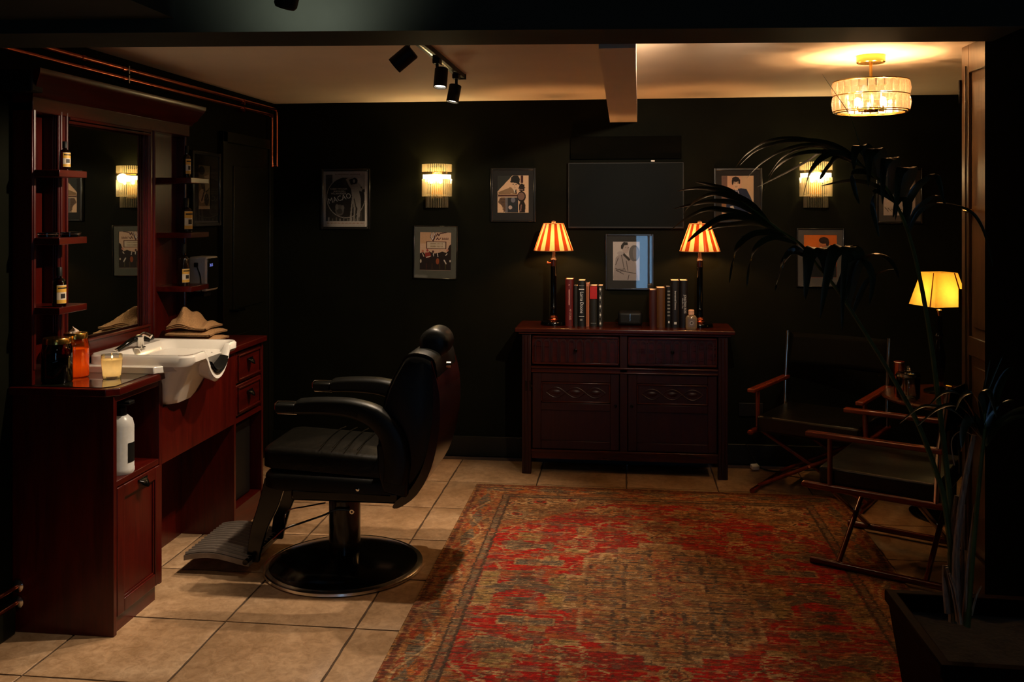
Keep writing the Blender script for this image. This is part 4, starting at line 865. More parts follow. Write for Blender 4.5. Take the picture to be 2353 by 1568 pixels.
g = MB().prism([(-.003, -.006), (.003, -.005), (.001, -.001), (.005, .003), (.002, .007), (-.002, .004)], 0, .001, 'y'); g.v = [(cx + x - .002, 5.64 - r * 1.035 + y, H + .040 + z) for x, y, z in g.v]; g.build('label_emblem', ink, t)

# ================================================================== PICTURES
class Pr:
    def __init__(s, w, h, bg, px=110):
        s.n = px; s.m = int(px * h / w); s.C = np.zeros((s.m, s.n, 3)); s.C[:] = bg
        s.X = np.linspace(0, 1, s.n)[None, :] + np.zeros((s.m, 1)); s.Y = np.linspace(0, 1, s.m)[:, None] + np.zeros((1, s.n)); s.asp = h / w
    def mask(s, m, c, a=1.0): s.C[m] = s.C[m] * (1 - a) + np.array(c) * a; return s
    def rect(s, x0, y0, x1, y1, c, a=1.0): return s.mask((s.X > x0) & (s.X < x1) & (s.Y > y0) & (s.Y < y1), c, a)
    def ell(s, cx, cy, rx, ry, c, rot=0, a=1.0):
        u = s.X - cx; v = (s.Y - cy) * s.asp; ct, st_ = math.cos(rot), math.sin(rot); p = u * ct + v * st_; q = -u * st_ + v * ct
        return s.mask((p / rx) ** 2 + (q / (ry * s.asp)) ** 2 < 1, c, a)
    def ring(s, cx, cy, rx, ry, w, c):
        r = np.hypot((s.X - cx) / rx, (s.Y - cy) / ry); return s.mask(np.abs(r - 1) < w, c)
    def poly(s, pts, c, a=1.0):
        ins = np.zeros(s.X.shape, bool); n = len(pts)
        for i in range(n):
            x0, y0 = pts[i]; x1, y1 = pts[(i + 1) % n]
            if y0 == y1: continue
            cnd = ((y0 > s.Y) != (y1 > s.Y)) & (s.X < (x1 - x0) * (s.Y - y0) / (y1 - y0) + x0); ins ^= cnd
        return s.mask(ins, c, a)
    def line(s, pts, w, c):
        for (x0, y0), (x1, y1) in zip(pts[:-1], pts[1:]):
            dx, dy = x1 - x0, (y1 - y0) * s.asp; L = dx * dx + dy * dy + 1e-9
            t = np.clip(((s.X - x0) * dx + (s.Y - y0) * s.asp * dy) / L, 0, 1); d = np.hypot(s.X - x0 - t * dx, (s.Y - y0) * s.asp - t * dy); s.mask(d < w, c)
        return s
    def grain(s, a=.12, seed=1):
        g = np.random.default_rng(seed); s.C *= (1 + (g.random(s.C.shape[:2]) - .5) * a)[..., None]; s.C = np.clip(s.C, .003, .95); return s
sk = (.62, .42, .27)
def g(v, t=(1, .86, .72)): return tuple(v * k for k in t)
def pr_poster(w, h):
    p = Pr(w, h, g(.40), 120); p.rect(.05, .06, .93, .90, g(.03)); p.rect(.20, .06, .93, .45, g(.30)); p.rect(.05, .06, .2, .5, g(.05)); p.poly([(.20, .06), (.93, .06), (.93, .28), (.78, .22), (.45, .11), (.24, .18)], g(.33))
    p.ell(.50, .47, .42, .36, g(.018)); p.ring(.50, .47, .43, .365, .018, g(.30)); p.rect(.05, .1, .93, .44, g(.0), 0) 
    p.ell(.82, .20, .08, .08, g(.42), 0, .5)
    # dancing figure in a long gown
    p.poly([(.50, .14), (.60, .10), (.68, .09), (.66, .12), (.57, .15), (.60, .22), (.66, .30), (.64, .34), (.57, .26)], g(.26)); p.ell(.70, .17, .065, .055, g(.012)); p.ell(.685, .175, .025, .032, g(.26))
    p.poly([(.62, .24), (.78, .22), (.84, .30), (.92, .33), (.90, .37), (.80, .35), (.80, .38), (.84, .50), (.84, .62), (.80, .92), (.74, .92), (.76, .66), (.73, .62), (.70, .93), (.66, .93), (.68, .70), (.66, .55), (.62, .92), (.58, .92), (.62, .60), (.64, .45), (.62, .34)], g(.24)); p.line([(.69, .50), (.73, .66), (.71, .9)], .012, g(.04)); p.ell(.90, .35, .04, .03, g(.02))
    p.ell(.36, .70, .10, .10, g(.10)); p.ell(.30, .64, .035, .05, g(.16)); p.ell(.43, .66, .035, .05, g(.14)); p.ell(.36, .72, .06, .05, g(.05))
    for k in range(9): p.rect(.10 + k * .085, .83 + .02 * (k % 2), .13 + k * .085, .89, g(.13 if k % 3 else .25))
    p.rect(.05, .90, .93, .925, g(.42)); p.rect(.93, .0, 1, 1, g(.55)); 
    for k in range(30): p.rect(.08 + k * .028, .925, .10 + k * .028 - .004 * (k % 3), .940, (.20, .06, .02))
    for k in range(22): p.rect(.26 + k * .026, .045, .276 + k * .026, .062, (.10, .05, .03))
    return p.grain(.25)
def pr_group(w, h):
    p = Pr(w, h, (.50, .33, .22), 100); p.rect(0, 0, .35, .3, (.40, .22, .10), .6); p.rect(.2, .24, .84, .44, (.07, .02, .015)); p.rect(.225, .26, .815, .42, (.48, .38, .28))
    p.line([(.38, .02), (.34, .12), (.40, .20), (.48, .02), (.46, .15), (.42, .22)], .022, (.06, .02, .02)); p.line([(.38, .02), (.35, .12), (.40, .19), (.48, .02)], .010, (.7, .6, .55)); p.line([(.52, .10), (.56, .03), (.60, .09), (.64, .03), (.85, .0)], .016, (.07, .03, .03)); p.line([(.52, .20), (.56, .14), (.60, .20), (.66, .15)], .014, (.08, .03, .03))
    for k in range(7): p.rect(.70 + .03 * k, .14 + .02 * (k % 2), .72 + .03 * k, .20, (.10, .04, .03))
    for r_ in range(2):
        for k in range(10): p.rect(.34 + k * .04, .28 + r_ * .07, .365 + k * .04, .32 + r_ * .07, (.22, .16, .09))
    p.poly([(0, .56), (.1, .52), (.2, .6), (.3, .5), (.45, .56), (.6, .54), (.72, .5), (.85, .54), (.93, .35), (1, .3), (1, 1), (0, 1)], (.020, .012, .010))
    for x, y, c in ((.09, .50, (.40, .14, .08)), (.24, .48, (.32, .05, .04)), (.42, .51, (.06, .02, .02)), (.55, .50, (.5, .32, .24)), (.64, .47, (.5, .3, .2)), (.88, .47, (.45, .18, .12))): p.ell(x, y, .035, .034, c)
    p.poly([(.16, .54), (.32, .52), (.36, .62), (.30, .68), (.18, .66)], (.22, .03, .02)); p.line([(.22, .66), (.34, .63)], .014, (.6, .5, .4)); p.line([(.08, .56), (.13, .64)], .012, (.5, .4, .3)); p.line([(.43, .56), (.44, .62)], .012, (.6, .55, .5)); p.line([(.87, .56), (.83, .60)], .012, (.6, .5, .4)); p.line([(.56, .56), (.58, .64)], .012, (.6, .5, .45))
    p.ell(.57, .76, .055, .08, (.25, .06, .02)); p.line([(.78, .73), (.84, .82)], .018, (.6, .5, .42)); p.ell(.03, .76, .025, .05, (.5, .4, .3)); p.ell(.97, .75, .025, .03, (.5, .4, .3))
    for k, x in enumerate((.2, .38, .62, .8)): p.rect(x, .82, x + .03, .97, (.06, .02 + .01 * k, .015), .8)
    return p.grain(.2, 2)
def pr_hat(w, h):
    p = Pr(w, h, (.66, .42, .26), 100); p.poly([(0, 0), (.48, 0), (0, .43)], (.035, .035, .03)); p.rect(.74, 0, .82, .2, (.06, .02, .02)); p.poly([(.02, .45), (.42, .32), (.62, .38), (.62, .48), (.05, .5)], (.24, .15, .08)); p.poly([(.14, .48), (.40, .31), (.60, .40), (.62, .49)], (.26, .16, .09))
    p.ell(.55, .27, .11, .115, sk); p.poly([(.42, .17), (.44, .05), (.52, .0), (.66, .01), (.72, .1), (.70, .22)], (.022, .02, .018)); p.poly([(.40, .15), (.72, .21), (.70, .26), (.58, .20), (.42, .19)], (.018, .016, .014))
    p.rect(.48, .225, .535, .24, (.04, .03, .02)); p.rect(.575, .235, .63, .25, (.04, .03, .02)); p.line([(.555, .25), (.55, .29)], .006, (.3, .18, .1)); p.rect(.52, .325, .59, .335, (.3, .12, .08)); p.poly([(.50, .36), (.62, .44), (.56, .48)], (.7, .6, .5)); p.line([(.58, .42), (.60, .5)], .02, (.03, .02, .02))
    p.rect(0, .49, .70, .52, (.28, .16, .08)); p.rect(.02, .525, .66, .56, (.05, .01, .01)); p.rect(0, .565, .66, .585, (.3, .22, .16)); p.rect(.30, .59, .66, 1, (.03, .03, .035)); p.rect(.24, .59, .33, 1, (.15, .13, .13)); p.poly([(.08, .60), (.24, .59), (.26, .95), (.20, 1), (.18, .85), (.02, .72)], (.14, .08, .05))
    for k in range(9): p.line([(.08 + .01 * k, .62 + .035 * k), (.22, .60 + .045 * k)], .006, (.03, .02, .02))
    p.ell(.41, .86, .06, .05, (.5, .36, .3)); p.ell(.50, .66, .07, .07, (.16, .15, .17)); p.poly([(.42, .72), (.62, .88), (.58, .9), (.40, .78)], (.02, .03, .03))
    # street lamp
    p.ell(.77, .57, .135, .145, (.02, .012, .01)); p.ell(.76, .56, .11, .10, (.20, .11, .08)); p.rect(.70, .24, .86, .42, (.02, .012, .01)); p.poly([(.66, .36), (.90, .34), (.86, .30), (.70, .28)], (.03, .02, .018)); p.ell(.78, .27, .06, .05, (.02, .015, .012)); p.rect(.71, .37, .82, .40, (.2, .12, .1)); p.poly([(.74, .68), (.84, .68), (.90, .80), (.88, 1), (.70, 1), (.69, .80)], (.02, .012, .01)); p.line([(.76, .80), (.74, .95)], .02, (.2, .10, .08))
    return p.grain(.15, 3)
def pr_suit(w, h):
    p = Pr(w, h, (.62, .36, .22), 100); p.rect(.62, 0, 1, .9, (.55, .40, .22), .6); p.rect(0, .0, .18, .6, (.2, .1, .07)); p.rect(0, .6, .3, .75, (.3, .13, .05))
    p.poly([(.20, .42), (.36, .34), (.60, .30), (.78, .32), (.90, .50), (.98, .66), (.84, .76), (.84, 1), (.25, 1), (.14, .74)], (.022, .028, .055)); p.poly([(.36, .36), (.54, .36), (.56, .6), (.62, .78), (.40, .64)], (.50, .42, .46)); p.poly([(.41, .38), (.52, .38), (.46, .46)], (.03, .02, .04)); p.rect(.42, .38, .52, .41, (.02, .02, .03))
    p.ell(.46, .19, .10, .115, sk); p.ell(.44, .085, .115, .065, (.025, .015, .012)); p.ell(.345, .15, .03, .07, (.025, .015, .012)); p.ell(.555, .14, .03, .06, (.025, .015, .012)); p.rect(.39, .165, .44, .178, (.03, .02, .02)); p.rect(.48, .165, .53, .178, (.03, .02, .02)); p.rect(.42, .245, .50, .258, (.05, .02, .02)); p.rect(.42, .28, .48, .288, (.35, .12, .08)); p.rect(.41, .30, .51, .35, sk)
    p.poly([(.26, .74), (.36, .72), (.42, .84), (.30, .84)], (.55, .45, .36)); p.ell(.70, .62, .16, .12, (.03, .045, .10), 0, .7); p.line([(.56, .36), (.60, .62), (.68, .8)], .008, (.005, .006, .012))
    p.rect(0, .92, 1, 1, (.3, .12, .13), .8); return p.grain(.12, 4)  # pinkish strip paints a glass reflection along the bottom
def pr_coat(w, h):
    p = Pr(w, h, (.36, .31, .29), 100); p.poly([(.0, .95), (.1, .42), (.28, .30), (.62, .40), (.85, .55), (.95, 1), (.05, 1)], (.24, .20, .19)); p.ell(.47, .17, .13, .14, (.30, .24, .22)); p.poly([(.30, .10), (.40, .01), (.55, .02), (.56, .08), (.42, .10), (.36, .20), (.30, .18)], (.02, .017, .015)); p.poly([(.36, .26), (.48, .34), (.66, .46), (.60, .50), (.36, .34)], (.03, .025, .022)); p.ell(.80, .30, .20, .21, (.10, .09, .09)); p.ell(.84, .30, .10, .16, (.15, .13, .13)); p.ell(.28, .30, .12, .05, (.28, .24, .23))
    p.rect(.46, .14, .50, .155, (.05, .04, .03)); p.rect(.56, .15, .60, .165, (.05, .04, .03)); p.line([(.55, .16), (.57, .20)], .007, (.12, .09, .08))
    for q in ([(.32, .35), (.42, .7)], [(.5, .5), (.56, .75)], [(.1, .7), (.5, .78), (.85, .82)], [(.12, .74), (.4, .84)], [(.6, .86), (.56, .98)], [(.2, .42), (.10, .6)]): p.line(q, .012, (.05, .04, .038))
    for k in range(7): p.line([(.14 + .05 * k, .70), (.18 + .05 * k, .78)], .008, (.04, .03, .03))
    return p.grain(.15, 5)
def pr_orange(w, h):
    p = Pr(w, h, (.42, .10, .012), 100); p.rect(0, 0, .5, 1, (.48, .13, .015), .7); p.mask(p.Y > .4, (.30, .03, .008), .6)
    p.poly([(.15, 1), (.22, .62), (.52, .42), (.76, .40), (.98, .50), (1, 1)], (.010, .010, .010)); p.poly([(.70, .50), (.78, .40), (.76, .46), (.70, .56)], (.6, .5, .38)); p.ell(.60, .27, .14, .16, (.35, .13, .05)); p.ell(.61, .13, .15, .08, (.018, .010, .008)); p.ell(.72, .18, .05, .10, (.018, .01, .008)); p.rect(.50, .25, .56, .262, (.04, .01, .01)); p.rect(.61, .25, .68, .262, (.04, .01, .01)); p.line([(.58, .26), (.57, .33)], .008, (.18, .05, .02)); p.rect(.55, .37, .64, .38, (.15, .03, .02)); p.ell(.1, .75, .08, .09, (.42, .12, .05)); p.rect(0, .8, .2, 1, (.02, .01, .01))
    return p.grain(.1, 6)
def pr_horse(w, h):
    p = Pr(w, h, (.42, .33, .26), 90); p.ell(.25, .25, .25, .3, (.03, .03, .025)); p.ell(.5, .35, .28, .22, (.40, .36, .30)); p.poly([(.3, 0), (.6, 0), (.5, .3), (.62, .6), (.40, .7), (.28, .4)], (.02, .02, .02)); p.poly([(.6, .25), (.8, .2), (.85, .5), (.75, .9), (.6, .8)], (.025, .022, .02)); p.rect(0, .78, 1, 1, (.36, .29, .23))
    for k in range(8): p.line([(.1 * k + .05, .8 + .02 * (k % 3)), (.1 * k + .16, .9)], .010, (.08, .06, .05))
    return p.grain(.2, 7)
def pr_left(w, h):
    p = Pr(w, h, (.16, .14, .11), 60); p.ell(.3, .12, .25, .1, (.02, .02, .02)); p.ell(.6, .45, .35, .16, (.04, .04, .035)); p.ell(.35, .7, .3, .16, (.35, .30, .26)); p.poly([(.5, .25), (.9, .2), (.95, .5), (.6, .6)], (.30, .27, .23)); p.ell(.7, .78, .2, .14, (.03, .03, .03)); p.rect(0, .93, 1, 1, (.36, .32, .28)); p.line([(.4, .35), (.5, .6), (.3, .8)], .05, (.05, .04, .04)); return p.grain(.3, 8)
black_fr = plain((.009, .009, .009), .25, coat=.4)
def picture(name, label, p0, p1, img, fr=.014, matc=None, mg=(0, 0, 0, 0), tilt=0, face='y', plane=None):
    """frame corners given in pixels of the wall plane; hung proud of the wall"""
    if face == 'y':
        yv = YB - .022; a = AY(p0[0], p1[1], yv); b = AY(p1[0], p0[1], yv); w = b.x - a.x; h = b.z - a.z; c = Vector(((a.x + b.x) / 2, YB, (a.z + b.z) / 2)); rot = Matrix.Identity(4)
    else:
        xv = XL + .022; a = AX(p0[0], p0[1], xv); b = AX(p1[0], p1[1], xv); w = b.y - a.y; h = a.z - b.z; c = Vector((XL, (a.y + b.y) / 2, (a.z + b.z) / 2)); rot = Matrix.Rotation(PI / 2, 4, 'Z')
    T = Matrix.Translation(c) @ rot @ Matrix.Rotation(R(tilt), 4, 'Y')
    t = thing(name, label, 'picture', c, 'framed pictures on the walls')
    def B(mb, nm, mt, **k):
        mb.v = [tuple(T @ Vector(q)) for q in mb.v]; return mb.build(nm, mt, t, **k)
    W2, H2 = w / 2, h / 2
    B(MB().box((-W2, -.022, -H2), (-W2 + fr, -.001, H2)).box((W2 - fr, -.022, -H2), (W2, -.001, H2)).box((-W2 + fr, -.022, -H2), (W2 - fr, -.001, -H2 + fr)).box((-W2 + fr, -.022, H2 - fr), (W2 - fr, -.001, H2)), 'frame', black_fr, bevel=.003)
    B(MB().box((-W2 + fr - .001, -.008, -H2 + fr - .001), (W2 - fr + .001, -.002, H2 - fr + .001)), 'backing', M['blackmatte'])
    l, r_, tp_, bt = mg; x0, x1, z0, z1 = -W2 + fr + l, W2 - fr - r_, -H2 + fr + bt, H2 - fr - tp_
    if matc:
        X0, X1, Z0, Z1 = -W2 + fr, W2 - fr, -H2 + fr, H2 - fr
        B(MB().box((X0, -.0125, Z0), (x0, -.009, Z1)).box((x1, -.0125, Z0), (X1, -.009, Z1)).box((x0, -.0125, Z0), (x1, -.009, z0)).box((x0, -.0125, z1), (x1, -.009, Z1)), 'mount', plain(matc, .85))
    C = np.clip(img(x1 - x0, z1 - z0).C[::-1] * 1.35, .002, .88)
    pl = T @ Matrix.Translation((x0, -.0092, z0)) @ Matrix.Rotation(PI / 2, 4, 'X')
    o = colored_grid('print', x1 - x0, z1 - z0, C, M['print'], t, pl)
    if matc is None: pass
    B(MB().add([(-W2 + fr, -.0155, -H2 + fr), (W2 - fr, -.0155, -H2 + fr), (W2 - fr, -.0155, H2 - fr), (-W2 + fr, -.0155, H2 - fr)], [(0, 1, 2, 3)]), 'glass', M['pane'], fix=False, smooth=False)
    return t, T, (x0, x1, z0, z1)
t, T, bx = picture('poster', 'framed film poster with MACAO lettering and a dancing woman, left of the left wall light', (737, 388), (850, 527), pr_poster, fr=.016)
lw = plain((.62, .58, .52), .6)
def onprint(s, size, u, v, mat=lw, ang=0, sx=1.0, sp=1.0, nm='lettering'):
    x = bx[0] + (bx[1] - bx[0]) * u; z = bx[1] * 0 + bx[3] - (bx[3] - bx[2]) * v
    text_mesh(nm, s, size, mat, T @ Matrix.Translation((x, -.0102, z)) @ Matrix.Rotation(R(-ang), 4, 'Y') @ FACE_Y, t, extrude=.0003, sx=sx, space=sp)
onprint('MACAO', .050, .36, .49, ang=14, sx=.88)
onprint('ROBERT MITCHUM', .0155, .34, .318, sx=.85); onprint('JANE RUSSELL', .0155, .36, .360, sx=.85); onprint('WILLIAM BENDIX', .0155, .34, .402, sx=.85)
picture('framed_picture', 'framed photograph of a group under a sign, grey mount, below the left wall light', (950, 519), (1051, 641), pr_group, fr=.006, matc=(.11, .105, .08), mg=(.034, .037, .037, .049), tilt=.8)
picture('framed_picture', 'framed photograph of a hatted man beside a street lamp, in a dark mount', (1127, 386), (1231, 510), pr_hat, fr=.014, matc=(.028, .024, .022), mg=(.030, .032, .033, .045))
picture('framed_picture', 'framed photograph of a man in dark blue suit and bow tie beside the television', (1640, 386), (1752, 512), pr_suit, fr=.014, matc=(.038, .028, .022), mg=(.036, .038, .034, .02))
picture('framed_picture', 'framed photograph of a man in a heavy coat between the two striped lamps', (1391, 538), (1502, 666), pr_coat, fr=.012, matc=(.03, .028, .027), mg=(.036, .075, .037, .047))
picture('framed_picture', 'framed picture of a man in black on orange background, under the right wall light', (1831, 525), (1940, 660), pr_orange, fr=.008, matc=(.09, .08, .07), mg=(.036, .034, .033, .052))
picture('framed_picture', 'framed black and white photograph with pale ground, rightmost on the back wall behind the palm', (2014, 386), (2122, 514), pr_horse, fr=.014, matc=(.075, .062, .05), mg=(.030, .030, .032, .036))
picture('framed_picture', 'tall black framed photograph on the left wall beside the mirror unit', (444, 345), (509, 519), pr_left, fr=.020, matc=(.014, .014, .012), mg=(.065, .10, .055, .075), face='x')
# ------------------------------------------------ television
t = thing('television', 'switched-off dark flat television on the back wall above the sideboard', 'television', (0.02, YB, 1.68))
a = AY(1305, 525, YB - .045); b = AY(1572, 372, YB - .045)
MB().box((a.x, YB - .050, a.z), (b.x, YB - .012, b.z)).build('housing', M['blackmatte'], t, bevel=.004)
MB().box((a.x + .008, YB - .0515, a.z + .012), (b.x - .008, YB - .049, b.z - .008)).build('screen', simple('dark_screen', (.004, .0055, .006), .5, var=.05, spec=.04), t)
MB().box((a.x + .1, YB - .012, a.z + .1), (b.x - .1, YB, b.z - .1)).build('wall_bracket', M['blackmatte'], t)
a = AY(1311, 366, YB - .03); b = AY(1566, 312, YB - .03)
o = MB().box((a.x, YB - .03, a.z), (b.x, YB, b.z)).build('access_panel', M['black_paint'], None, bevel=.003); tag(o, 'flat black panel on the back wall directly above the television', 'panel')
a = AY(1500, 371, YB - .05); o = MB().box((a.x - .012, YB - .056, a.z - .002), (a.x + .012, YB - .03, a.z + .008)).build('webcam', M['plasticw'], None, bevel=.002); tag(o, 'tiny pale sensor on the top edge of the television', 'sensor')
# ================================================================== WALL LIGHTS
def sconce(pxl, pxr, yt, ym, yl, label):
    yv = 5.86; a = AY(pxl, yl, yv); b = AY(pxr, yt, yv); cx = (a.x + b.x) / 2; r = (b.x - a.x) / 2; z1 = b.z; z0 = a.z; zm = AY(pxl, ym, yv).z
    t = thing('wall_light', label, 'wall light', (cx, YB, (z0 + z1) / 2), 'glass rod wall lights')
    MB().box((cx - .035, YB - .014, z0 + .06), (cx + .035, YB, z1 - .02)).build('back_plate', M['brass'], t, bevel=.003)
    def tier(nm, zb_, zt_, rr, n, rad):
        g = MB()
        for k in range(n):
            an = PI + PI * (k + .5) / n; x = cx + rr * math.cos(an); y = YB - .012 + rr * .95 * math.sin(an)
            g.tube([(x, y, zb_), (x, y, zt_)], rad, 6); g.lathe([(0, -.002), (rad * 1.2, 0), (0, .003)], (x, y, zb_), 6)
        o = g.build(nm, M['rod'], t); o['kind'] = 'stuff'
    gap = (z1 - z0) * .235
    tier('glass_rods', z1 - gap * .8, z1, r, 24, .0042)
    tier('glass_rods', zm, z1 - gap - .028, r, 24, .0042)
    tier('lower_glass_rods', z0, zm + .01, r * .76, 19, .0036)
    for z, rr, m_ in ((z1 - gap * .82 - .004, r + .004, M['brass']), (z1 - gap * 1.02, r + .003, M['brass'])):
        MB().lathe([(rr - .010, 0), (rr, 0), (rr, .005), (rr - .010, .005)], (cx, YB - .012, z), 24, a0=PI, a1=2 * PI).build('ring', m_, t)
    MB().lathe([(r * .97, 0), (r * .97, .027)], (cx, YB - .012, z1 - gap - .030), 28, a0=PI, a1=2 * PI).build('diffuser', M['ledring'], t, fix=False)
    MB().lathe([(0, 0), (r * .75, 0), (r * .75, -.003), (0, -.003)], (cx, YB - .012, zm + .013), 24, a0=PI, a1=2 * PI).build('lower_plate', M['brass'], t)
    for s in (-1, 1): MB().lathe([(0, 0), (.008, .003), (.011, .015), (.008, .028), (0, .033)], (cx + s * .03, YB - .05, z1 - gap - .06), 12).build('bulb', M['bulb'], t)
    light('POINT', 'sconce_light', (cx, YB - .055, z1 - gap - .02), P_SCONCE, (1.0, .66, .26), .02, parent=t)
    light('POINT', 'sconce_light', (cx, YB - .13, z1 - gap - .02), P_SCONCE * .4, (1.0, .72, .34), .03, parent=t)
sconce(964, 1031, 376, 451, 477, 'wall light of glass rods in three tiers, between the poster and the man-in-hat picture')
sconce(1845, 1919, 371, 451, 477, 'wall light of glass rods in three tiers, right side behind the palm fronds')
# ================================================================== CHANDELIER
cx, cy = 1.118, 4.40
ch = thing('ceiling_lamp', 'round ceiling lamp with brass rose and two tiers of cut crystals', 'ceiling lamp', (cx, cy, ZC))
MB().lathe([(.062, 0), (.062, -.030), (.058, -.034), (0, -.034)], (cx, cy, ZC), 36).build('ceiling_rose', M['brass'], ch)
MB().tube([(cx, cy, ZC - .03), (cx, cy, 2.06)], .007, 12).build('stem', M['brass'], ch)
rr = .160
for z in (2.172, 2.108, 2.038):
    MB().lathe([(rr - .006, -.002), (rr + .004, -.002), (rr + .004, .002), (rr - .006, .002)], (cx, cy, z), 48).build('ring', M['brass'], ch)
MB().lathe([(rr - .016, 0), (rr - .004, 0), (rr - .004, .003), (rr - .016, .003)], (cx, cy, 2.030), 48).build('bottom_ring', M['brass'], ch)
nC = 28; base = None
for tier_ in (0, 1):
    z0 = 2.112 if tier_ == 0 else 2.042; h = .056 if tier_ == 0 else .062
    for k in range(nC):
        an = 2 * PI * (k + .5 * tier_) / nC; w = .0155
        if base is None:   # cut crystal block with an X-faceted face
            m = MB(); D = .011
            P_ = [(D * .4, -w, 0), (D * .4, w, 0), (D * .4, w, 1), (D * .4, -w, 1), (D, 0, .5), (D * .7, 0, 0.16), (D * .7, 0, .84), (D * .7, w * .7, .5), (D * .7, -w * .7, .5), (-D * .4, -w, 0), (-D * .4, w, 0), (-D * .4, w, 1), (-D * .4, -w, 1)]
            m.add(P_, [(0, 1, 5), (1, 7, 5), (5, 7, 4), (1, 2, 7), (2, 6, 7), (7, 6, 4), (2, 3, 6), (3, 8, 6), (6, 8, 4), (3, 0, 8), (0, 5, 8), (8, 5, 4), (9, 12, 11, 10), (0, 9, 10, 1), (1, 10, 11, 2), (2, 11, 12, 3), (3, 12, 9, 0)])
            o = m.build('crystal', M['crystal'], None, smooth=False); base = o.data; bpy.data.objects.remove(o)
        o = bpy.data.objects.new('crystal', base); COL.objects.link(o); o.parent = ch; o.location = (rr * math.cos(an), rr * math.sin(an), z0 - ZC); o.rotation_euler = (0, 0, an); o.scale = (1, 1, h)
MB().lathe([(0, 0), (.03, 0), (.034, .006), (.028, .018), (0, .020)], (cx, cy, 2.035), 24).build('hub', M['brass'], ch)
for k in range(4):
    an = 2 * PI * k / 4 + .5; bx_, by_ = cx + .075 * math.cos(an), cy + .075 * math.sin(an)
    MB().tube([(cx, cy, 2.045), (bx_, by_, 2.045), (bx_, by_, 2.056)], .005, 8).build('lamp_arm', M['brass'], ch)
    MB().lathe([(0, 0), (.012, .004), (.015, .02), (.012, .036), (0, .042)], (bx_, by_, 2.056), 14).build('bulb', M['bulb'], ch)
    light('POINT', 'chandelier_light', (bx_, by_, 2.108), P_CHAND, WARM, .008, parent=ch)
# ================================================================== TRACK SPOTS
tk = thing('lighting_track', 'black ceiling track running from the header towards the back wall', 'track', (-.82, 4.0, ZC))
MB().box((-.845, 3.15, ZC - .022), (-.805, 4.76, ZC)).build('rail', M['blackmatte'], tk, bevel=.002)
MB().box((-.829, 3.15, ZC - .0225), (-.821, 4.75, ZC - .018)).build('rail_slot', M['chrome'], tk)
MB().box((-.848, 4.76, ZC - .026), (-.802, 4.78, ZC)).build('end_cap', M['blackmatte'], tk)
def spot(px, py, y, aim, label, power, zt_, size=.033, L=.092, cone=58, blend=.5, onrail=True, mount=None):
    c = AY(px, py, y); d = (Vector(aim) - c).normalized()
    t = thing('spotlight', label, 'spotlight', (c.x, y, zt_), 'black track spotlights')
    n_ = d.orthogonal().normalized(); m_ = d.cross(n_)
    def rg(r_, s): return [c + d * s + (n_ * math.cos(2 * PI * k / 28) + m_ * math.sin(2 * PI * k / 28)) * r_ for k in range(28)]
    MB().loft([rg(size * .9, -L * .5), rg(size, -L * .46), rg(size, L * .5), rg(size * .88, L * .5), rg(size * .86, L * .38)], True).build('housing', M['blackmatte'], t)
    MB().loft([rg(size * .84, L * .385), rg(size * .84, L * .40)], True).build('lens', M['spotlens'], t)
    top = Vector(mount) if mount else Vector((c.x, y + .0, zt_))
    piv = c - d * L * .1
    MB().box((top.x - .016, top.y - .032, zt_ - .045), (top.x + .016, top.y + .032, zt_ - .0225 if onrail else zt_)).build('adapter', M['blackmatte'], t, bevel=.003)
    st_ = Vector((top.x, top.y, zt_ - .045)); MB().tube([st_, Vector((top.x, top.y, max(piv.z + .02, zt_ - .10)))], .007, 10).build('stem', M['blackmatte'], t)
    MB().tube([Vector((top.x, top.y, max(piv.z + .02, zt_ - .10))), piv], .006, 8).build('arm', M['blackmatte'], t)
    light('SPOT', 'track_light', c + d * (L * .5 + .004), power, SPOTC, size * .5, aim, cone, blend, parent=t)
spot(927, 134, 3.52, (-2.10, 3.50, 1.15), 'leftmost black track spotlight tilted steeply towards the wash basin', P_TRACK[0], ZC, mount=(-.825, 3.56, 0), cone=70)
spot(1013, 179, 4.10, (-.86, 3.75, 0.6), 'middle black track spotlight with lit lens pointing nearly straight down', P_TRACK[1], ZC, mount=(-.825, 4.13, 0), cone=76, size=.030, L=.088)
spot(1043, 215, 4.62, (-1.05, 4.45, 0.9), 'rearmost black track spotlight at the end of the track, pointing down and left', P_TRACK[2], ZC, mount=(-.825, 4.62, 0), cone=80, size=.031, L=.088)
spot(1650, 62, 3.30, (-.95, YB, 1.50), 'unseen black spotlight added behind the header to light the left-hand pictures', P_WASH, ZC, mount=(.30, 3.30, 0), cone=66, blend=1.0)  # added lamp, out of view, to brighten the left part of the wall
MB().box((.31, 3.15, ZC - .022), (.35, 3.60, ZC)).build('rail', M['blackmatte'], tk)  # extra rail added to carry the unseen picture spotlights
spot(1715, 66, 3.42, (.62, YB, 1.55), 'unseen black spotlight added behind the header to light the right-hand pictures', P_WASH * .45, ZC, mount=(.36, 3.42, 0), cone=62, blend=1.0)  # second added lamp, unseen, for the pictures on the right
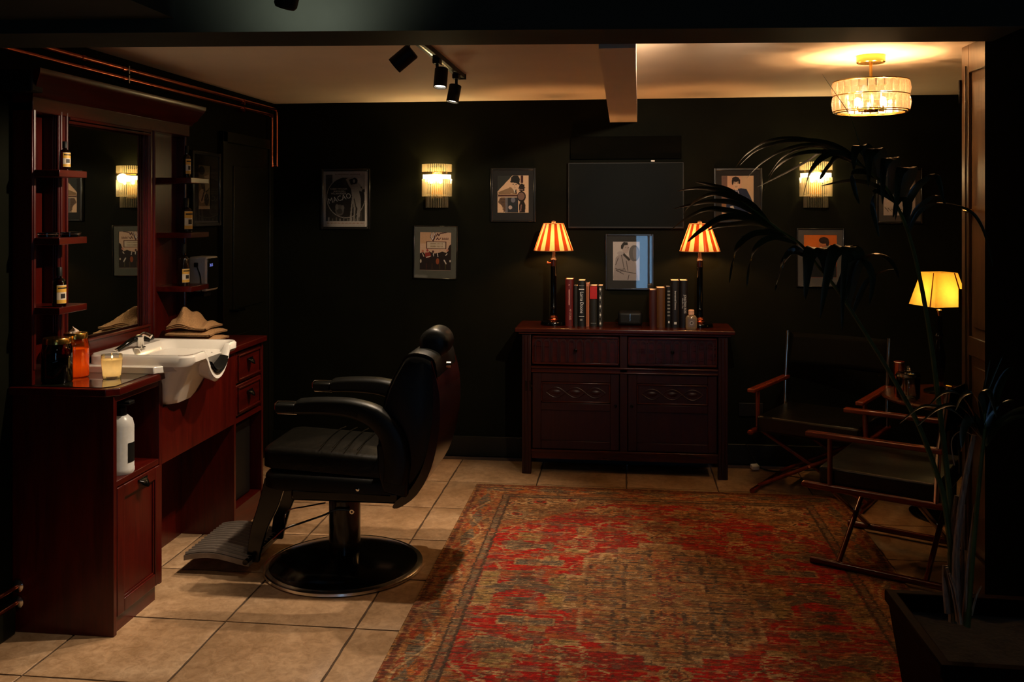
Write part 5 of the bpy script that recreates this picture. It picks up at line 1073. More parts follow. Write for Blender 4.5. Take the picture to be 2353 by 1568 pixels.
# spotlight of the front room whose lower end shows at the top of the picture
t = thing('spotlight', 'black spotlight hanging at the top edge of the picture in front of the header', 'spotlight', (-.88, 2.40, 2.6), 'black track spotlights')
c = AY(664, -22, 2.40); d = Vector((-.35, .25, -1)).normalized(); n_ = d.orthogonal().normalized(); m_ = d.cross(n_)
rg = lambda r_, s: [c + d * s + (n_ * math.cos(2 * PI * k / 28) + m_ * math.sin(2 * PI * k / 28)) * r_ for k in range(28)]
MB().loft([rg(.028, -.05), rg(.031, -.045), rg(.031, .04), rg(.026, .048)]).build('housing', M['blackmatte'], t)
MB().tube([c, (c.x, c.y, 2.60)], .007, 8).build('stem', M['blackmatte'], t)
light('SPOT', 'front_track_light', c + d * .055, 34, SPOTC, .015, (-1.5, 2.85, 0), 58, .9, parent=t)
# ================================================================== BARBER CHAIR (faces the wash station, -X)
bc = thing('barber_chair', 'black leather barber chair on round chrome-edged pedestal base, facing the wash basin', 'barber chair', (-1.24, 4.08, 0))
cx, cy = -1.235, 4.085; L_ = M['leather']
yn, yf_ = 3.84, 4.40            # outer faces of the two arms
ym = (yn + yf_) / 2
MB().lathe([(0, .0), (.345, .0), (.352, .006), (.350, .016), (.335, .022)], (cx, cy - .02, 0), 64).build('base_ring', M['chrome'], bc)
MB().lathe([(.337, .018), (.30, .032), (.20, .050), (.10, .062), (.078, .066), (0, .066)], (cx, cy - .02, 0), 64).build('base_dome', M['blackmetal'], bc)
MB().lathe([(.070, .060), (.070, .300), (0, .300)], (cx, cy - .01, 0), 36).build('column', M['blackmetal'], bc)
MB().lathe([(.048, .295), (.048, .36), (0, .36)], (cx, cy - .01, 0), 30).build('piston', M['chrome'], bc)
MB().box((-1.42, yn + .05, .338), (-.94, yf_ - .05, .39)).build('seat_frame', M['blackmetal'], bc, bevel=.012)
# seat: box cushion with crowned top
def cushion(x0, x1, y0, y1, z0, z1, crown, tilt=0.0, r=.05, rings=5):
    g = MB(); rs = []
    for k in range(rings + 1):
        t = k / rings; a = t * PI / 2; ins = r * .6 * (1 - math.sin(a)) ; rs.append([(x, y, z0 + .02 * math.sin(a) + tilt * (x - x0)) for x, y in rrect(x0 + ins, x1 - ins, y0 + ins, y1 - ins, r)])
    for k in range(rings + 1):
        t = k / rings; a = t * PI / 2; ins = r * .7 * (1 - math.cos(a)); rs.append([(x, y, z1 - .03 + .03 * math.sin(a) + tilt * (x - x0)) for x, y in rrect(x0 + ins, x1 - ins, y0 + ins, y1 - ins, r)])
    for q, c_ in ((.75, .4), (.5, .75), (.25, .95)):
        xm_, ym_ = (x0 + x1) / 2, (y0 + y1) / 2; rs.append([(xm_ + (x - xm_) * q, ym_ + (y - ym_) * q, z1 + crown * c_ + tilt * (xm_ + (x - xm_) * q - x0)) for x, y in rrect(x0 + r * .7, x1 - r * .7, y0 + r * .7, y1 - r * .7, r)])
    return g.loft(rs)
cushion(-1.56, -.95, yn + .07, yf_ - .07, .455, .565, .03, -.06).build('seat', M['leather_soft'], bc)
cushion(-1.55, -.92, yn + .05, yf_ - .05, .37, .462, .0, -.03, r=.06).build('seat_skirt', L_, bc)
for k in range(4):
    x = -1.30 + k * .055
    MB().tube(smooth_path([(x, yn + .09, .585 - .06 * (x + 1.56) - .004), (x + .01, ym, .592 - .06 * (x + 1.56) + .008), (x, yf_ - .09, .585 - .06 * (x + 1.56) - .004)], 6), .0022, 6).build('seat_pleat', M['leather_soft'], bc)
# backrest profile in the XZ plane, lofted across the width
bp = [(-.925, .955), (-.985, .84), (-1.02, .70), (-1.03, .56), (-1.02, .46), (-.95, .40), (-.88, .42), (-.82, .52), (-.785, .66), (-.775, .82), (-.785, .94), (-.81, .972), (-.86, .985), (-.905, .978)]
bp = [(p.x, p.z) for p in smooth_path([Vector((a, 0, b)) for a, b in bp + bp[:1]], 3)[:-1]]
def side(sc, y, cxx=-.90, czz=.70): return [Vector((cxx + (x - cxx) * sc, y, czz + (z - czz) * sc)) for x, z in bp]
ya, yb_ = yn + .035, yf_ - .035
MB().loft([side(.90, ya), side(.97, ya + .012), side(1.0, ya + .035), side(1.0, yb_ - .035), side(.97, yb_ - .012), side(.90, yb_)]).build('backrest', L_, bc)
# piping line and rear shell
MB().tube([p + Vector((0, .002, 0)) for p in side(.985, ya + .012)] + [side(.985, ya + .012)[0]], .004, 6).build('piping', M['blackmetal'], bc)
sh = [(-.80, .955), (-.765, .82), (-.765, .66), (-.80, .50), (-.86, .39), (-.93, .335), (-.965, .33), (-.95, .36), (-.89, .41), (-.835, .51), (-.80, .66), (-.79, .82)]
sh = [(p.x, p.z) for p in smooth_path([Vector((a, 0, b)) for a, b in sh + sh[:1]], 3)[:-1]]
MB().loft([[Vector((x, y, z)) for x, z in sh] for y in (ya - .004, ya + .01, yb_ - .01, yb_ + .004)]).build('back_shell', M['shellwood'], bc)
# headrest roll
hx, hz = -.823, 1.004
hd = MB().lathe([(0, 0), (.045, 0), (.060, .008), (.066, .020), (.066, .145), (.060, .160), (.045, .168), (0, .168)], (0, 0, 0), 36).build('headrest', L_, bc)
hd.data.transform(Matrix.Translation((hx, 4.03, hz)) @ Matrix.Rotation(-PI / 2, 4, 'X'))
for s_ in (-.04, .04): MB().tube([(hx + .03, ym + s_, .90), (hx + .03, ym + s_, hz)], .007, 10).build('headrest_post', M['chrome'], bc)
k_ = MB().lathe([(0, 0), (.014, 0), (.014, .02), (0, .022)], (0, 0, 0), 16); k_.v = [(-.757 + z, 4.0 + y, .92 + x) for x, y, z in k_.v]; k_.build('knob', M['chrome'], bc)
# arms: padded curved arm sweeping down to the back of the seat
apath = [(-1.385, .748), (-1.30, .753), (-1.20, .752), (-1.12, .742), (-1.045, .715), (-.985, .665), (-.955, .60), (-.945, .52), (-.955, .44)]
at = [.030, .034, .037, .040, .046, .052, .057, .058, .050]
ap_ = smooth_path([Vector((x, 0, z)) for x, z in apath], 5)
def arm(y0, y1):
    rs = []
    n = len(ap_)
    for i, p in enumerate(ap_):
        f = i / (n - 1) * (len(at) - 1); k0 = int(min(f, len(at) - 2)); th = at[k0] + (at[k0 + 1] - at[k0]) * (f - k0)
        if i == 0: th *= .7
        t_ = (ap_[min(i + 1, n - 1)] - ap_[max(i - 1, 0)]).normalized(); nn = Vector((-t_.z, 0, t_.x))
        if nn.z < 0: nn = -nn
        if i > n * .55 and nn.x < 0: nn = -nn
        prof_ = [(-1, -.62), (-.8, -.9), (.8, -.9), (1, -.62), (1, .62), (.8, .9), (.45, 1.03), (-.45, 1.03), (-.8, .9), (-1, .62)]
        rs.append([p + nn * b_ * th + Vector((0, (y0 + y1) / 2 + a_ * (y1 - y0) / 2, 0)) for a_, b_ in prof_])
    return MB().loft(rs)
for nm, y0, y1 in (('near', yn - .005, yn + .075), ('far', yf_ - .075, yf_ + .005)):
    arm(y0, y1).build('armrest', L_, bc, bevel=.004)
    # chrome grip frame at the front end
    yy = (y0 + y1) / 2; w = .024
    pts = [(-1.385, yy, .715 + .004), (-1.385, yy, .768), (-1.470, yy, .768), (-1.482, yy, .757), (-1.482, yy, .735), (-1.470, yy, .718), (-1.385, yy, .716)]
    MB().tube(pts, .0035, 8).build('grip_frame', M['chrome'], bc)
    MB().box((-1.475, y0 + .012, .722), (-1.385, y1 - .012, .762)).build('grip_pad', L_, bc, bevel=.008)
    # side fairing that joins arm and seat
    pf = [(-1.03, .60), (-1.02, .47), (-1.0, .40), (-.90, .38), (-.89, .50), (-.93, .62)]
    MB().prism(pf, y0 + .01, y1 - .01, 'y').build('arm_bracket', L_, bc, bevel=.01)
for z, x in ((.405, -.985), (.40, -1.12)):
    k_ = MB().lathe([(0, 0), (.008, .001), (.008, .008), (0, .010)], (0, 0, 0), 12); k_.v = [(x + a_, yn + .048 - c_, z + b_) for a_, b_, c_ in k_.v]; k_.build('bolt', M['chrome'], bc)
# footrest: two curved struts and a ribbed cast plate
def strut(y):
    a, b = AY(622, 1105, 3.93), AY(598, 1290, 3.93)
    P_ = [(-1.500, .42), (-1.535, .30), (-1.575, .20), (-1.600, .09), (-1.60, .05)]; wd = [.050, .046, .038, .030, .022]
    q = smooth_path([Vector((x, 0, z)) for x, z in P_], 4); n = len(q); ol = []; il = []
    for i, p in enumerate(q):
        f = i / (n - 1) * 4; k0 = int(min(f, 3)); w_ = wd[k0] + (wd[k0 + 1] - wd[k0]) * (f - k0); ol.append((p.x - w_, p.z)); il.append((p.x + w_, p.z))
    return MB().prism(ol + il[::-1], y, y + .022, 'y')
for y in (3.925, 4.215): strut(y).build('footrest_strut', M['blackmetal'], bc, bevel=.004)
fp = MB().prism([(-1.905, 3.90), (-1.87, 3.875), (-1.62, 3.905), (-1.605, 4.27), (-1.86, 4.30), (-1.905, 4.27)], .062, .083, 'z')
fp.v = [(x, y, z + .02 * math.sin((x + 1.9) * 10) * (1 if z > .07 else .8)) for x, y, z in fp.v]
# ribbed tread built as a wave surface with separate ribs
def tread(x): return .083 + .016 * math.sin((x + 1.90) / .29 * PI * 1.3) 
pl = MB().grid(18, 2, lambda u, v: (-1.90 + u * .295, 3.885 + v * .40, tread(-1.90 + u * .295))); pl.grid(18, 2, lambda u, v: (-1.90 + u * .295, 3.885 + v * .40, tread(-1.90 + u * .295) - .022), True)
for v in (0, 1): pl.grid(18, 1, lambda u, w_: (-1.90 + u * .295, 3.885 + v * .40, tread(-1.90 + u * .295) - .022 * w_))
for u in (0, 1): pl.grid(1, 2, lambda w_, v: (-1.90 + u * .295, 3.885 + v * .40, tread(-1.90 + u * .295) - .022 * w_))
ft = pl.build('footplate', simple('cast_aluminium', (.20, .17, .15), .38, .5, var=.2), bc, weld=True)
for k in range(13):
    y = 3.897 + k * .0312
    MB().tube([(-1.895 + .285 * j / 10, y, tread(-1.895 + .285 * j / 10) + .004) for j in range(11)], .0085, 6).build('tread_rib', simple('rib_metal', (.22, .18, .15), .35, .5) if k == 0 else bpy.data.materials['rib_metal'], ft)
MB().tube([(-1.615, 3.87, .070), (-1.615, 4.29, .070)], .012, 12).build('footplate_axle', M['blackmetal'], bc)
# chrome levers
def rod(pts, r, nm='lever'): MB().tube(smooth_path(pts, 5), r, 8).build(nm, M['chrome'], bc)
rod([AY(812, 1175, 4.0), AY(775, 1172, 3.99), AY(740, 1186, 3.97), AY(690, 1203, 3.95), AY(655, 1216, 3.94), AY(628, 1240, 3.94)], .0045)
rod([AY(748, 1156, 4.1), AY(700, 1165, 4.1), AY(668, 1171, 4.1), AY(655, 1185, 4.1), AY(656, 1205, 4.08)], .0035, 'lever_rod')
c = AY(809, 1176, 3.995); k_ = MB().lathe([(.005, 0), (.010, 0), (.010, .006), (.005, .006)], (0, 0, 0), 16); k_.v = [(c.x + a_, c.y - c_, c.z + b_) for a_, b_, c_ in k_.v]; k_.build('lever_eye', M['chrome'], bc)
rod([AY(645, 1115, 4.05), AY(660, 1122, 4.05), AY(676, 1132, 4.05)], .003, 'linkage')

# ================================================================== DIRECTOR CHAIRS
def director(name_label, loc, ang, first=None):
    t = thing('folding_chair', name_label, 'chair', (0, 0, 0), 'wood and black leather folding chairs')
    W2, D = .295, .52; C_ = M['cherry']
    for s in (-1, 1):
        x = s * W2
        MB().tube([(x, -.03, .022), (x, D, .022)], .015, 10, sx=1.0).build('foot_rail', C_, t)
        MB().tube([(x, -.05, .355), (x, D, .355)], .016, 10).build('seat_rail', C_, t)
        MB().box((x - .022, -.05, .574), (x + .022, D, .596)).build('armrest', C_, t, bevel=.006)
        MB().tube([(x, .055, .355), (x, .055, .575)], .012, 10).build('post', M['cherry_z'], t)
        MB().tube([(x, D - .03, .355), (x, D - .02, .575), (x, D + .02, .86)], .012, 10).build('back_post', M['chrome'], t)
        MB().lathe([(0, -.016), (.014, -.010), (.018, 0), (.014, .010), (0, .016)], (x, -.055, .355), 12).build('rail_knob', C_, t)
    for y, nm in ((.08, 'a'), (D - .08, 'b')):
        for s in (-1, 1): MB().tube([(s * W2, y + s * .012, .030), (-s * W2, y + s * .012, .345)], .012, 10).build('cross_leg', M['cherry_z'], t)
        MB().tube([(0, y - .03, .188), (0, y + .03, .188)], .007, 8).build('pivot', M['chrome'], t)
    # padded leather seat, sagging slightly
    def st(u, v, k):
        x = (u - .5) * (2 * W2 - .03); y = v * (D - .02); s = math.sin(u * PI) * math.sin(v * PI)
        return (x, y, .440 - .012 * s + .004 * math.sin(u * 9) * s if k else .350 - .005 * s)
    g = MB().grid(14, 12, lambda u, v: st(u, v, 1)); g.grid(14, 12, lambda u, v: st(u, v, 0), True)
    for e in range(4):
        f = [lambda s: (s, 0), lambda s: (1, s), lambda s: (1 - s, 1), lambda s: (0, 1 - s)][e]
        g.grid(14 if e % 2 == 0 else 12, 1, lambda s, k, f=f: st(*f(s), 1 - k))
    g.build('seat', M['leather_soft'], t, weld=True, bevel=.012)
    so = MB().grid(12, 6, lambda u, v: ((u - .5) * 2 * W2, D - .01 + .04 * v + .03 * math.sin(u * PI), .66 + .19 * v)).build('back_sling', plain((.003, .003, .002), .6, spec=.03), t, fix=False)
    so = so.modifiers.new('thick', 'SOLIDIFY'); so.thickness = .006
    t.location = loc; t.rotation_euler = (0, 0, ang)
    return t
aA = math.atan2(-.48, .88) - PI / 2
# chair depth axis (+y local) points along (.88,-.48); lateral axis follows
director('nearest wooden folding chair with black leather seat, standing on the right rug edge', (1.006, 4.565, 0.005), math.atan2(-.48, .88) - PI / 2)
director('folding chair with black leather seat between the sideboard and the round side table', (.992, 5.235, -.006), math.atan2(.87, .49) - PI / 2)
# ================================================================== SIDE TABLE AND THINGS ON IT
tx_, ty_ = 1.70, 5.10
ZS = .62
st = thing('side_table', 'round dark wooden side table with pedestal foot, in the right corner behind the folding chair', 'table', (tx_, ty_, 0))
MB().lathe([(0, 0), (.325, 0), (.338, .006), (.340, .014), (.330, .022), (0, .022)], (tx_, ty_, ZS - .022), 56).build('table_top', M['tablewood'], st)
MB().lathe([(.03, 0), (.024, .1), (.030, .3), (.024, .5), (.06, .578), (0, .578)], (tx_, ty_, .02), 24).build('pedestal', M['blackmetal'], st)
MB().lathe([(0, 0), (.20, 0), (.205, .008), (.19, .016), (.05, .03), (0, .03)], (tx_, ty_, 0), 44).build('foot', M['blackmetal'], st)
# yellow lamp
lx, ly = 1.70, 5.20
a = AY(2158, 626, ly); zt_ = a.z; zb_ = AY(2158, 702, ly).z; lx = a.x
yl = thing('table_lamp', 'lamp with glowing yellow four-sided tapered shade on the round side table', 'lamp', (lx, ly, ZS))
MB().lathe([(0, 0), (.075, 0), (.078, .008), (.06, .018), (.028, .022), (.026, .03), (0, .03)], (lx, ly, ZS), 30).build('base', M['blackmetal'], yl)
MB().lathe([(.020, 0), (.022, .004), (.020, .030), (.024, .034), (0, .034)], (lx, ly, ZS + .03), 24).build('brass_collar', M['brass'], yl)
hh = zb_ - ZS - .064 - .06
MB().lathe([(.018, 0), (.030, hh * .2), (.034, hh * .38), (.022, hh * .55), (.014, hh * .65), (.022, hh * .7), (.014, hh * .76), (.019, hh * .9), (.014, hh), (0, hh)], (lx, ly, ZS + .064), 24).build('column', M['blackmetal'], yl)
MB().lathe([(.008, 0), (.010, .006), (.014, .03), (.010, .034), (.010, .05), (0, .05)], (lx, ly, zb_ - .055), 18).build('lamp_holder', M['brass'], yl)
MB().lathe([(0, 0), (.012, .004), (.02, .025), (.016, .045), (0, .055)], (lx, ly, zb_ - .002), 14).build('bulb', M['bulb'], yl)
rot = R(20)
def sq(r_, z, i): an = rot + PI / 4 + PI / 2 * i; return Vector((lx + r_ * math.cos(an), ly + r_ * math.sin(an), z))
rb_, rt_ = .150, .090
for i in range(4):
    a0, a1, b0, b1 = sq(rb_, zb_, i), sq(rb_, zb_, i + 1), sq(rt_, zt_, i), sq(rt_, zt_, i + 1)
    def f(u, v): return (a0.lerp(a1, u)).lerp(b0.lerp(b1, u), v)
    MB().grid(4, 4, f).build('shade_panel', M['shade_yellow'], yl, fix=False)
    nrm = ((a1 - a0).cross(b0 - a0)).normalized() * .002
    MB().grid(1, 1, lambda u, v: f(.80 + u * .055, v) + nrm).build('shade_stripe', M['shade_brown'], yl, fix=False)
light('POINT', 'yellow_lamp_light', (lx, ly, zb_ + .055), P_YLAMP, (1.0, .62, .16), .02, parent=yl)
# glass jar with lid, copper cup
a = AY(2087, 820, 4.98); jx, jy = a.x, 4.98
t = thing('glass_jar', 'clear apothecary jar with lidded knob on the side table', 'jar', (jx, jy, ZS))
MB().lathe([(0, 0), (.040, 0), (.042, .004), (.055, .012), (.057, .03), (.057, .115), (.052, .122), (.050, .115), (.052, .03), (0, .014)], (jx, jy, ZS), 32).build('bowl', M['clear'], t)
MB().lathe([(.060, 0), (.062, .004), (.058, .010), (.055, .018), (.030, .026), (.012, .030), (.010, .036), (.016, .042), (.014, .050), (0, .054)], (jx, jy, ZS + .120), 32).build('lid', M['clear'], t)
MB().lathe([(.0, 0), (.035, 0), (.030, .008), (.006, .012), (.005, .10), (0, .10)], (jx, jy, ZS + .001), 24).build('foot_and_stem', M['chrome'], t)
a = AY(2066, 800, 5.07); t = thing('metal_cup', 'slim copper-coloured beaker standing behind the glass jar', 'cup', (a.x, 5.07, ZS))
MB().lathe([(0, 0), (.022, 0), (.028, .18), (.026, .18), (.020, .006), (0, .006)], (a.x, 5.07, ZS), 28).build('beaker', M['copper'], t)
MB().lathe([(.0278, 0), (.0290, .002), (.0278, .004)], (a.x, 5.07, ZS + .177), 28).build('rim', M['chrome'], t)
# dark bowl / cloth right of the lamp base
# white plug and cables on the floor by the sideboard
cb = tag(MB().tube(smooth_path([(.76, 5.93, .14), (.80, 5.90, .06), (.84, 5.85, .012), (.93, 5.80, .008), (1.02, 5.84, .008), (1.06, 5.80, .03), (1.10, 5.84, .008), (1.22, 5.88, .008)], 6), .004, 8).build('cable', M['blackmatte']), 'black cable curling over the floor right of the sideboard', 'cable')
o = MB().obox((.800, 5.82, .026), (.022, .008, 0), (-.006, .016, .004), (0, -.003, .012)).build('plug', M['plasticw'], None, bevel=.003); tag(o, 'white plug lying on the floor right of the sideboard', 'plug')
sk_ = MB().box((.72, YB - .012, .30), (.87, YB, .385)).build('wall_socket', M['blackmatte'], None, bevel=.004); tag(sk_, 'dark double socket on the back wall behind the folding chair', 'socket')

# ================================================================== PLANTER AND PALM
ZP = .45
P0 = AZ(2040, 1356, ZP)      # back left corner of the rim
pr_ = math.atan2(-.10, 1.0)
ux = Vector((math.cos(-.02), math.sin(-.02), 0)); uy = Vector((-.02 * -1, -1, 0)).normalized()
def pq(u, v, z): return Vector((P0.x, P0.y, z)) + ux * u + uy * v
Sz = .46
pt = thing('planter', 'square tapered dark glazed planter at the lower right corner', 'planter', pq(Sz / 2, Sz / 2, 0))
def ringq(ins, z): return [pq(ins, ins, z), pq(Sz - ins, ins, z), pq(Sz - ins, Sz - ins, z), pq(ins, Sz - ins, z)]
MB().loft([ringq(.055, .0118), ringq(.0, ZP - .035), ringq(-.008, ZP - .035), ringq(-.008, ZP), ringq(.022, ZP), ringq(.030, ZP - .06)], False).add([tuple(p) for p in ringq(.055, .0125)], [(0, 3, 2, 1)]).build('pot', M['planter'], pt, bevel=.005)
MB().grid(14, 14, lambda u, v: tuple(pq(.028 + u * (Sz - .056), .028 + v * (Sz - .056), ZP - .05 + .006 * math.sin(u * 17 + v * 5) * math.sin(v * 13)))).build('soil', M['soil'], pt, fix=False)
palm = thing('potted_palm', 'tall kentia palm with arching dark fronds in the square planter', 'plant', (P0.x + .17, P0.y - .2, ZP - .05))
YS = 2.66
def pp(l, y0, y1=None):      # pixel polyline -> 3D, distance running from y0 to y1
    y1 = y0 if y1 is None else y1; n = len(l)
    return [AY(px, py, y0 + (y1 - y0) * i / max(1, n - 1)) for i, (px, py) in enumerate(l)]
def stem(l, y0, y1, r0, r1, mat='stem', nm='stem'):
    q = smooth_path(pp(l, y0, y1), 6); n = len(q); return MB().tube(q, [r0 + (r1 - r0) * i / (n - 1) for i in range(n)], 8).build(nm, M[mat], palm)
def leaflet(l, y0, y1, w, par=None, side=None, roll=0.0, nm='leaflet'):
    q = smooth_path(pp(l, y0, y1), 5); n = len(q); vs = []; fs = []
    for i, p in enumerate(q):
        t = (q[min(i + 1, n - 1)] - q[max(i - 1, 0)]).normalized(); f = i / (n - 1)
        ww = w * (min(1, .35 + f * 3.2)) * (1 - f ** 2.2) ** .8 + .0006
        base = Vector((0, 1, 0)) if side is None else Vector(side)
        a = (base - t * base.dot(t)); a = a.normalized() if a.length > .05 else t.orthogonal().normalized()
        b = t.cross(a); a2 = a * math.cos(roll) + b * math.sin(roll); b2 = t.cross(a2)
        vs += [p + a2 * ww, p + b2 * ww * .25, p - a2 * ww]
    for i in range(n - 1): fs += [(3 * i, 3 * i + 1, 3 * i + 4, 3 * i + 3), (3 * i + 1, 3 * i + 2, 3 * i + 5, 3 * i + 4)]
    return MB().add(vs, fs).build(nm, M['leaf'], par or palm, fix=False)
# frond 1 (upper)
f1 = stem([(2196, 1290), (2180, 1120), (2160, 950), (2140, 794), (2117, 656), (2090, 545), (2062, 475), (2030, 425), (1985, 385), (1935, 352), (1885, 338)], 2.62, 2.95, .0085, .0025, nm='frond_stem')
S_ = [ # polyline, y0, y1, half width, blade direction
 ([(1985, 385), (1940, 345), (1880, 324), (1800, 325), (1740, 345), (1700, 380)], 2.90, 3.02, .012),
 ([(1975, 380), (1900, 350), (1830, 355), (1780, 390), (1755, 440)], 2.90, 2.98, .011),
 ([(1960, 365), (1900, 345), (1855, 370), (1800, 400), (1740, 430)], 2.92, 3.05, .010),
 ([(1990, 388), (1930, 352), (1890, 362), (1860, 400), (1845, 452)], 2.90, 2.82, .014),
 ([(1985, 384), (1930, 358), (1905, 380), (1890, 402), (1884, 412)], 2.91, 2.86, .010),
 ([(1940, 353), (1870, 332), (1800, 345), (1750, 375), (1715, 410)], 2.93, 3.00, .010),
 ([(1930, 350), (1850, 320), (1770, 322), (1715, 355), (1690, 385)], 2.94, 3.06, .009),
 ([(1960, 368), (1900, 338), (1840, 340), (1795, 365), (1765, 405)], 2.93, 3.00, .009),
 ([(2015, 412), (1990, 395), (1960, 400), (1965, 440), (1975, 470)], 2.88, 2.85, .013),
 ([(2050, 455), (2010, 425), (1960, 415), (1920, 420), (1885, 428)], 2.85, 2.95, .010),
 ([(2055, 465), (2015, 440), (2005, 470), (2012, 510), (2020, 545)], 2.84, 2.80, .012)]
for l, a_, b_, w in S_: leaflet(l, a_, b_, w, side=(.3, .6, 1), roll=.3)
# leaflets that rise and curl over, catching the lamp light on top of the bend
for l, a_, b_, w in (([(2010, 408), (1996, 352), (1975, 338), (1964, 352), (1962, 392)], 2.88, 2.80, .020), ([(2025, 420), (2024, 360), (2010, 345), (1998, 360), (1996, 430)], 2.87, 2.78, .021),
                     ([(2046, 448), (2056, 378), (2044, 366), (2031, 382), (2028, 470)], 2.86, 2.76, .020), ([(2060, 470), (2092, 400), (2082, 388), (2066, 402), (2058, 505)], 2.85, 2.74, .021),
                     ([(2075, 500), (2100, 440), (2130, 410), (2150, 402), (2160, 425), (2168, 468)], 2.84, 2.72, .014), ([(2080, 520), (2086, 470), (2078, 456), (2062, 462), (2052, 500)], 2.83, 2.76, .014),
                     ([(2088, 535), (2110, 490), (2150, 468), (2195, 472), (2235, 490), (2262, 535), (2282, 615)], 2.83, 2.70, .009), ([(2085, 525), (2105, 485), (2128, 462), (2150, 450), (2166, 455), (2172, 470)], 2.83, 2.76, .010)):
    leaflet(l, a_, b_, w, side=(1, .25, 0), roll=0)
leaflet([(1955, 268), (1940, 244), (1915, 208), (1889, 170)], 2.80, 2.84, .0035, nm='spear_tip'); stem([(1990, 385), (1975, 330), (1955, 268)], 2.88, 2.80, .0015, .001, nm='spear_stem')
# frond 2 (lower, arching left)
f2 = stem([(2186, 1270), (2170, 1150), (2146, 1070), (2107, 970), (2058, 880), (1988, 765), (1925, 668), (1880, 612), (1840, 562), (1790, 528), (1735, 485), (1680, 450)], 2.60, 2.95, .0085, .0025, nm='frond_stem')
for l, a_, b_, w in (([(1770, 515), (1720, 465), (1658, 438), (1600, 432), (1555, 440)], 2.90, 3.05, .012), ([(1760, 510), (1700, 470), (1640, 462), (1590, 470), (1548, 480)], 2.90, 3.0, .012),
                     ([(1770, 518), (1700, 490), (1630, 480), (1580, 500), (1541, 529)], 2.90, 2.98, .013), ([(1780, 525), (1720, 500), (1660, 500), (1610, 530), (1579, 557)], 2.90, 2.85, .015),
                     ([(1700, 462), (1650, 445), (1610, 455), (1580, 478), (1566, 500)], 2.92, 3.0, .010), ([(1790, 530), (1740, 512), (1690, 515), (1650, 520), (1625, 530)], 2.90, 2.95, .013),
                     ([(1730, 482), (1680, 440), (1635, 425), (1598, 418)], 2.93, 3.05, .010), ([(1810, 542), (1770, 530), (1730, 540), (1700, 545)], 2.88, 2.92, .011),
                     ([(1800, 540), (1740, 535), (1700, 560), (1684, 600), (1676, 650)], 2.88, 2.80, .011), ([(1830, 560), (1780, 545), (1740, 565), (1722, 610), (1716, 660)], 2.87, 2.80, .011),
                     ([(1850, 580), (1825, 572), (1800, 600), (1788, 640), (1781, 668)], 2.86, 2.80, .011), ([(1865, 595), (1835, 580), (1818, 578), (1805, 590), (1798, 620)], 2.86, 2.80, .011)):
    leaflet(l, a_, b_, w, side=(.3, .5, 1), roll=.3)
for l, a_, b_, w in (([(1905, 645), (1900, 585), (1882, 574), (1862, 582), (1856, 620), (1850, 690)], 2.84, 2.74, .028), ([(1925, 668), (1960, 590), (1945, 571), (1918, 580), (1900, 640), (1885, 730)], 2.83, 2.72, .024),
                     ([(1940, 690), (1975, 600), (1962, 572), (1945, 580), (1938, 650), (1935, 760)], 2.82, 2.70, .016), ([(1950, 705), (1975, 610), (2005, 585), (2035, 590), (2055, 612), (2066, 640)], 2.82, 2.70, .012),
                     ([(1935, 680), (1950, 620), (1985, 600), (2005, 640), (1998, 700)], 2.82, 2.74, .016), ([(1960, 720), (1990, 650), (2025, 625), (2062, 618)], 2.81, 2.72, .009)):
    leaflet(l, a_, b_, w, side=(1, .25, 0), roll=0)
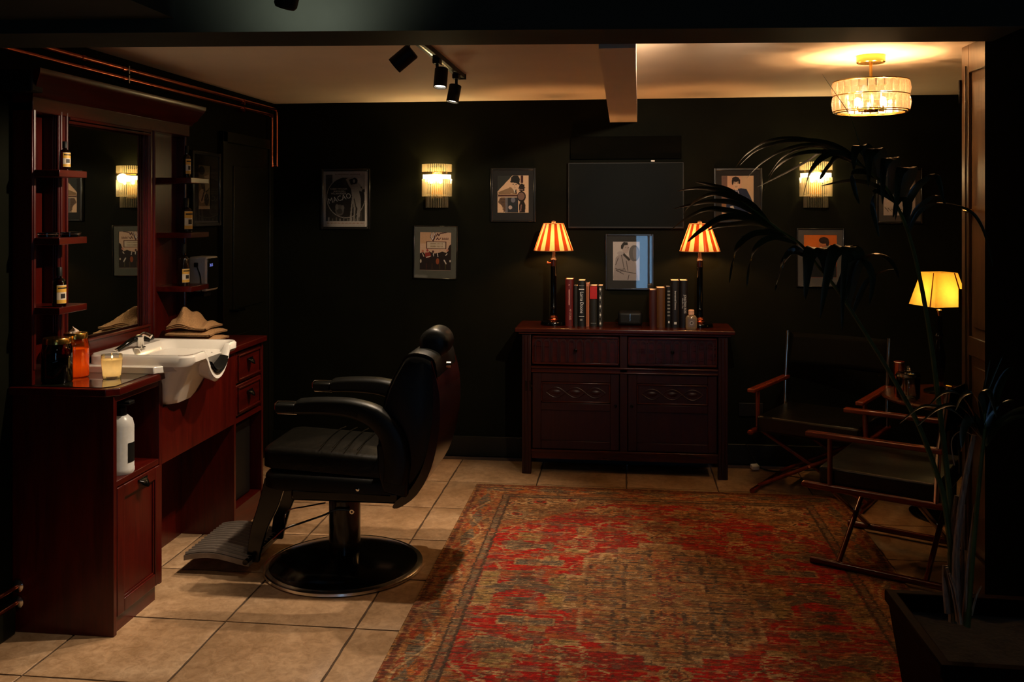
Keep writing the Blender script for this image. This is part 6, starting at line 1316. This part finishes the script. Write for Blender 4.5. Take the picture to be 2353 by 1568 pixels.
# frond 3 (low, right)
stem([(2226, 1400), (2240, 1220), (2254, 1070), (2262, 990), (2262, 925)], 2.50, 2.52, .007, .004, nm='frond_stem')
for l, a_, b_, w, sd in (([(2262, 1010), (2225, 930), (2196, 902), (2165, 904), (2135, 932)], 2.52, 2.42, .008, (0, 1, .6)), ([(2262, 1015), (2200, 950), (2147, 933), (2110, 938), (2067, 974)], 2.52, 2.42, .007, (0, 1, .6)),
                     ([(2262, 1020), (2225, 950), (2190, 930), (2150, 942), (2108, 980)], 2.52, 2.42, .009, (0, 1, .6)), ([(2262, 1000), (2250, 930), (2232, 902), (2210, 912), (2196, 944)], 2.52, 2.46, .011, (0, 1, .6)),
                     ([(2265, 1020), (2285, 980), (2315, 955), (2352, 938), (2400, 935)], 2.52, 2.45, .008, (0, 1, .6)), ([(2265, 1025), (2290, 985), (2315, 966), (2352, 957), (2400, 962)], 2.52, 2.45, .008, (0, 1, .6)),
                     ([(2262, 985), (2256, 920), (2262, 898), (2275, 905), (2290, 960)], 2.52, 2.44, .012, (1, .3, 0)), ([(2268, 980), (2292, 900), (2310, 862), (2327, 846)], 2.52, 2.55, .016, (1, .3, 0)),
                     ([(2262, 1005), (2275, 960), (2300, 930), (2330, 920)], 2.52, 2.5, .014, (1, .3, .5)), ([(2260, 1000), (2235, 960), (2215, 985), (2210, 1030)], 2.52, 2.48, .014, (1, .3, 0))):
    leaflet(l, a_, b_, w, side=sd, roll=.2)
leaflet([(2259, 905), (2266, 868), (2275, 828)], 2.51, 2.5, .0022, side=(1, 0, 0), nm='spear_tip'); leaflet([(2268, 902), (2284, 862), (2303, 820)], 2.51, 2.5, .0022, side=(1, 0, 0), nm='spear_tip')
stem([(2193, 1070), (2186, 1022), (2194, 1000), (2214, 991), (2236, 1002)], 2.56, 2.52, .0016, .001, 'dry', 'tendril')
# trunk: dry sheaths and stubs rising from the soil
for l, y0, r0, r1 in (([(2205, 1428), (2196, 1300), (2206, 1180), (2222, 1080), (2238, 1000)], 2.56, .011, .006), ([(2192, 1430), (2186, 1330), (2190, 1220), (2200, 1140)], 2.60, .014, .008),
                      ([(2215, 1430), (2226, 1300), (2240, 1190), (2246, 1130)], 2.54, .007, .003), ([(2222, 1432), (2222, 1330), (2232, 1230), (2240, 1160)], 2.50, .006, .003),
                      ([(2178, 1410), (2172, 1340), (2172, 1300)], 2.58, .009, .008), ([(2205, 1435), (2190, 1360), (2176, 1305)], 2.52, .006, .004), ([(2209, 1436), (2196, 1360), (2182, 1318)], 2.50, .005, .003),
                      ([(2232, 1415), (2244, 1370), (2255, 1348)], 2.50, .0035, .002), ([(2212, 1430), (2212, 1250), (2216, 1160)], 2.58, .006, .003)):
    stem(l, y0, y0 + .02, r0, r1, 'dry', 'dry_sheath')
# root ends of the green stems reach the soil
stem([(2196, 1290), (2204, 1430)], 2.62, 2.60, .010, .012, nm='stem_base'); stem([(2186, 1270), (2198, 1430)], 2.60, 2.58, .010, .012, nm='stem_base'); stem([(2226, 1400), (2222, 1440)], 2.50, 2.50, .008, .009, nm='stem_base')
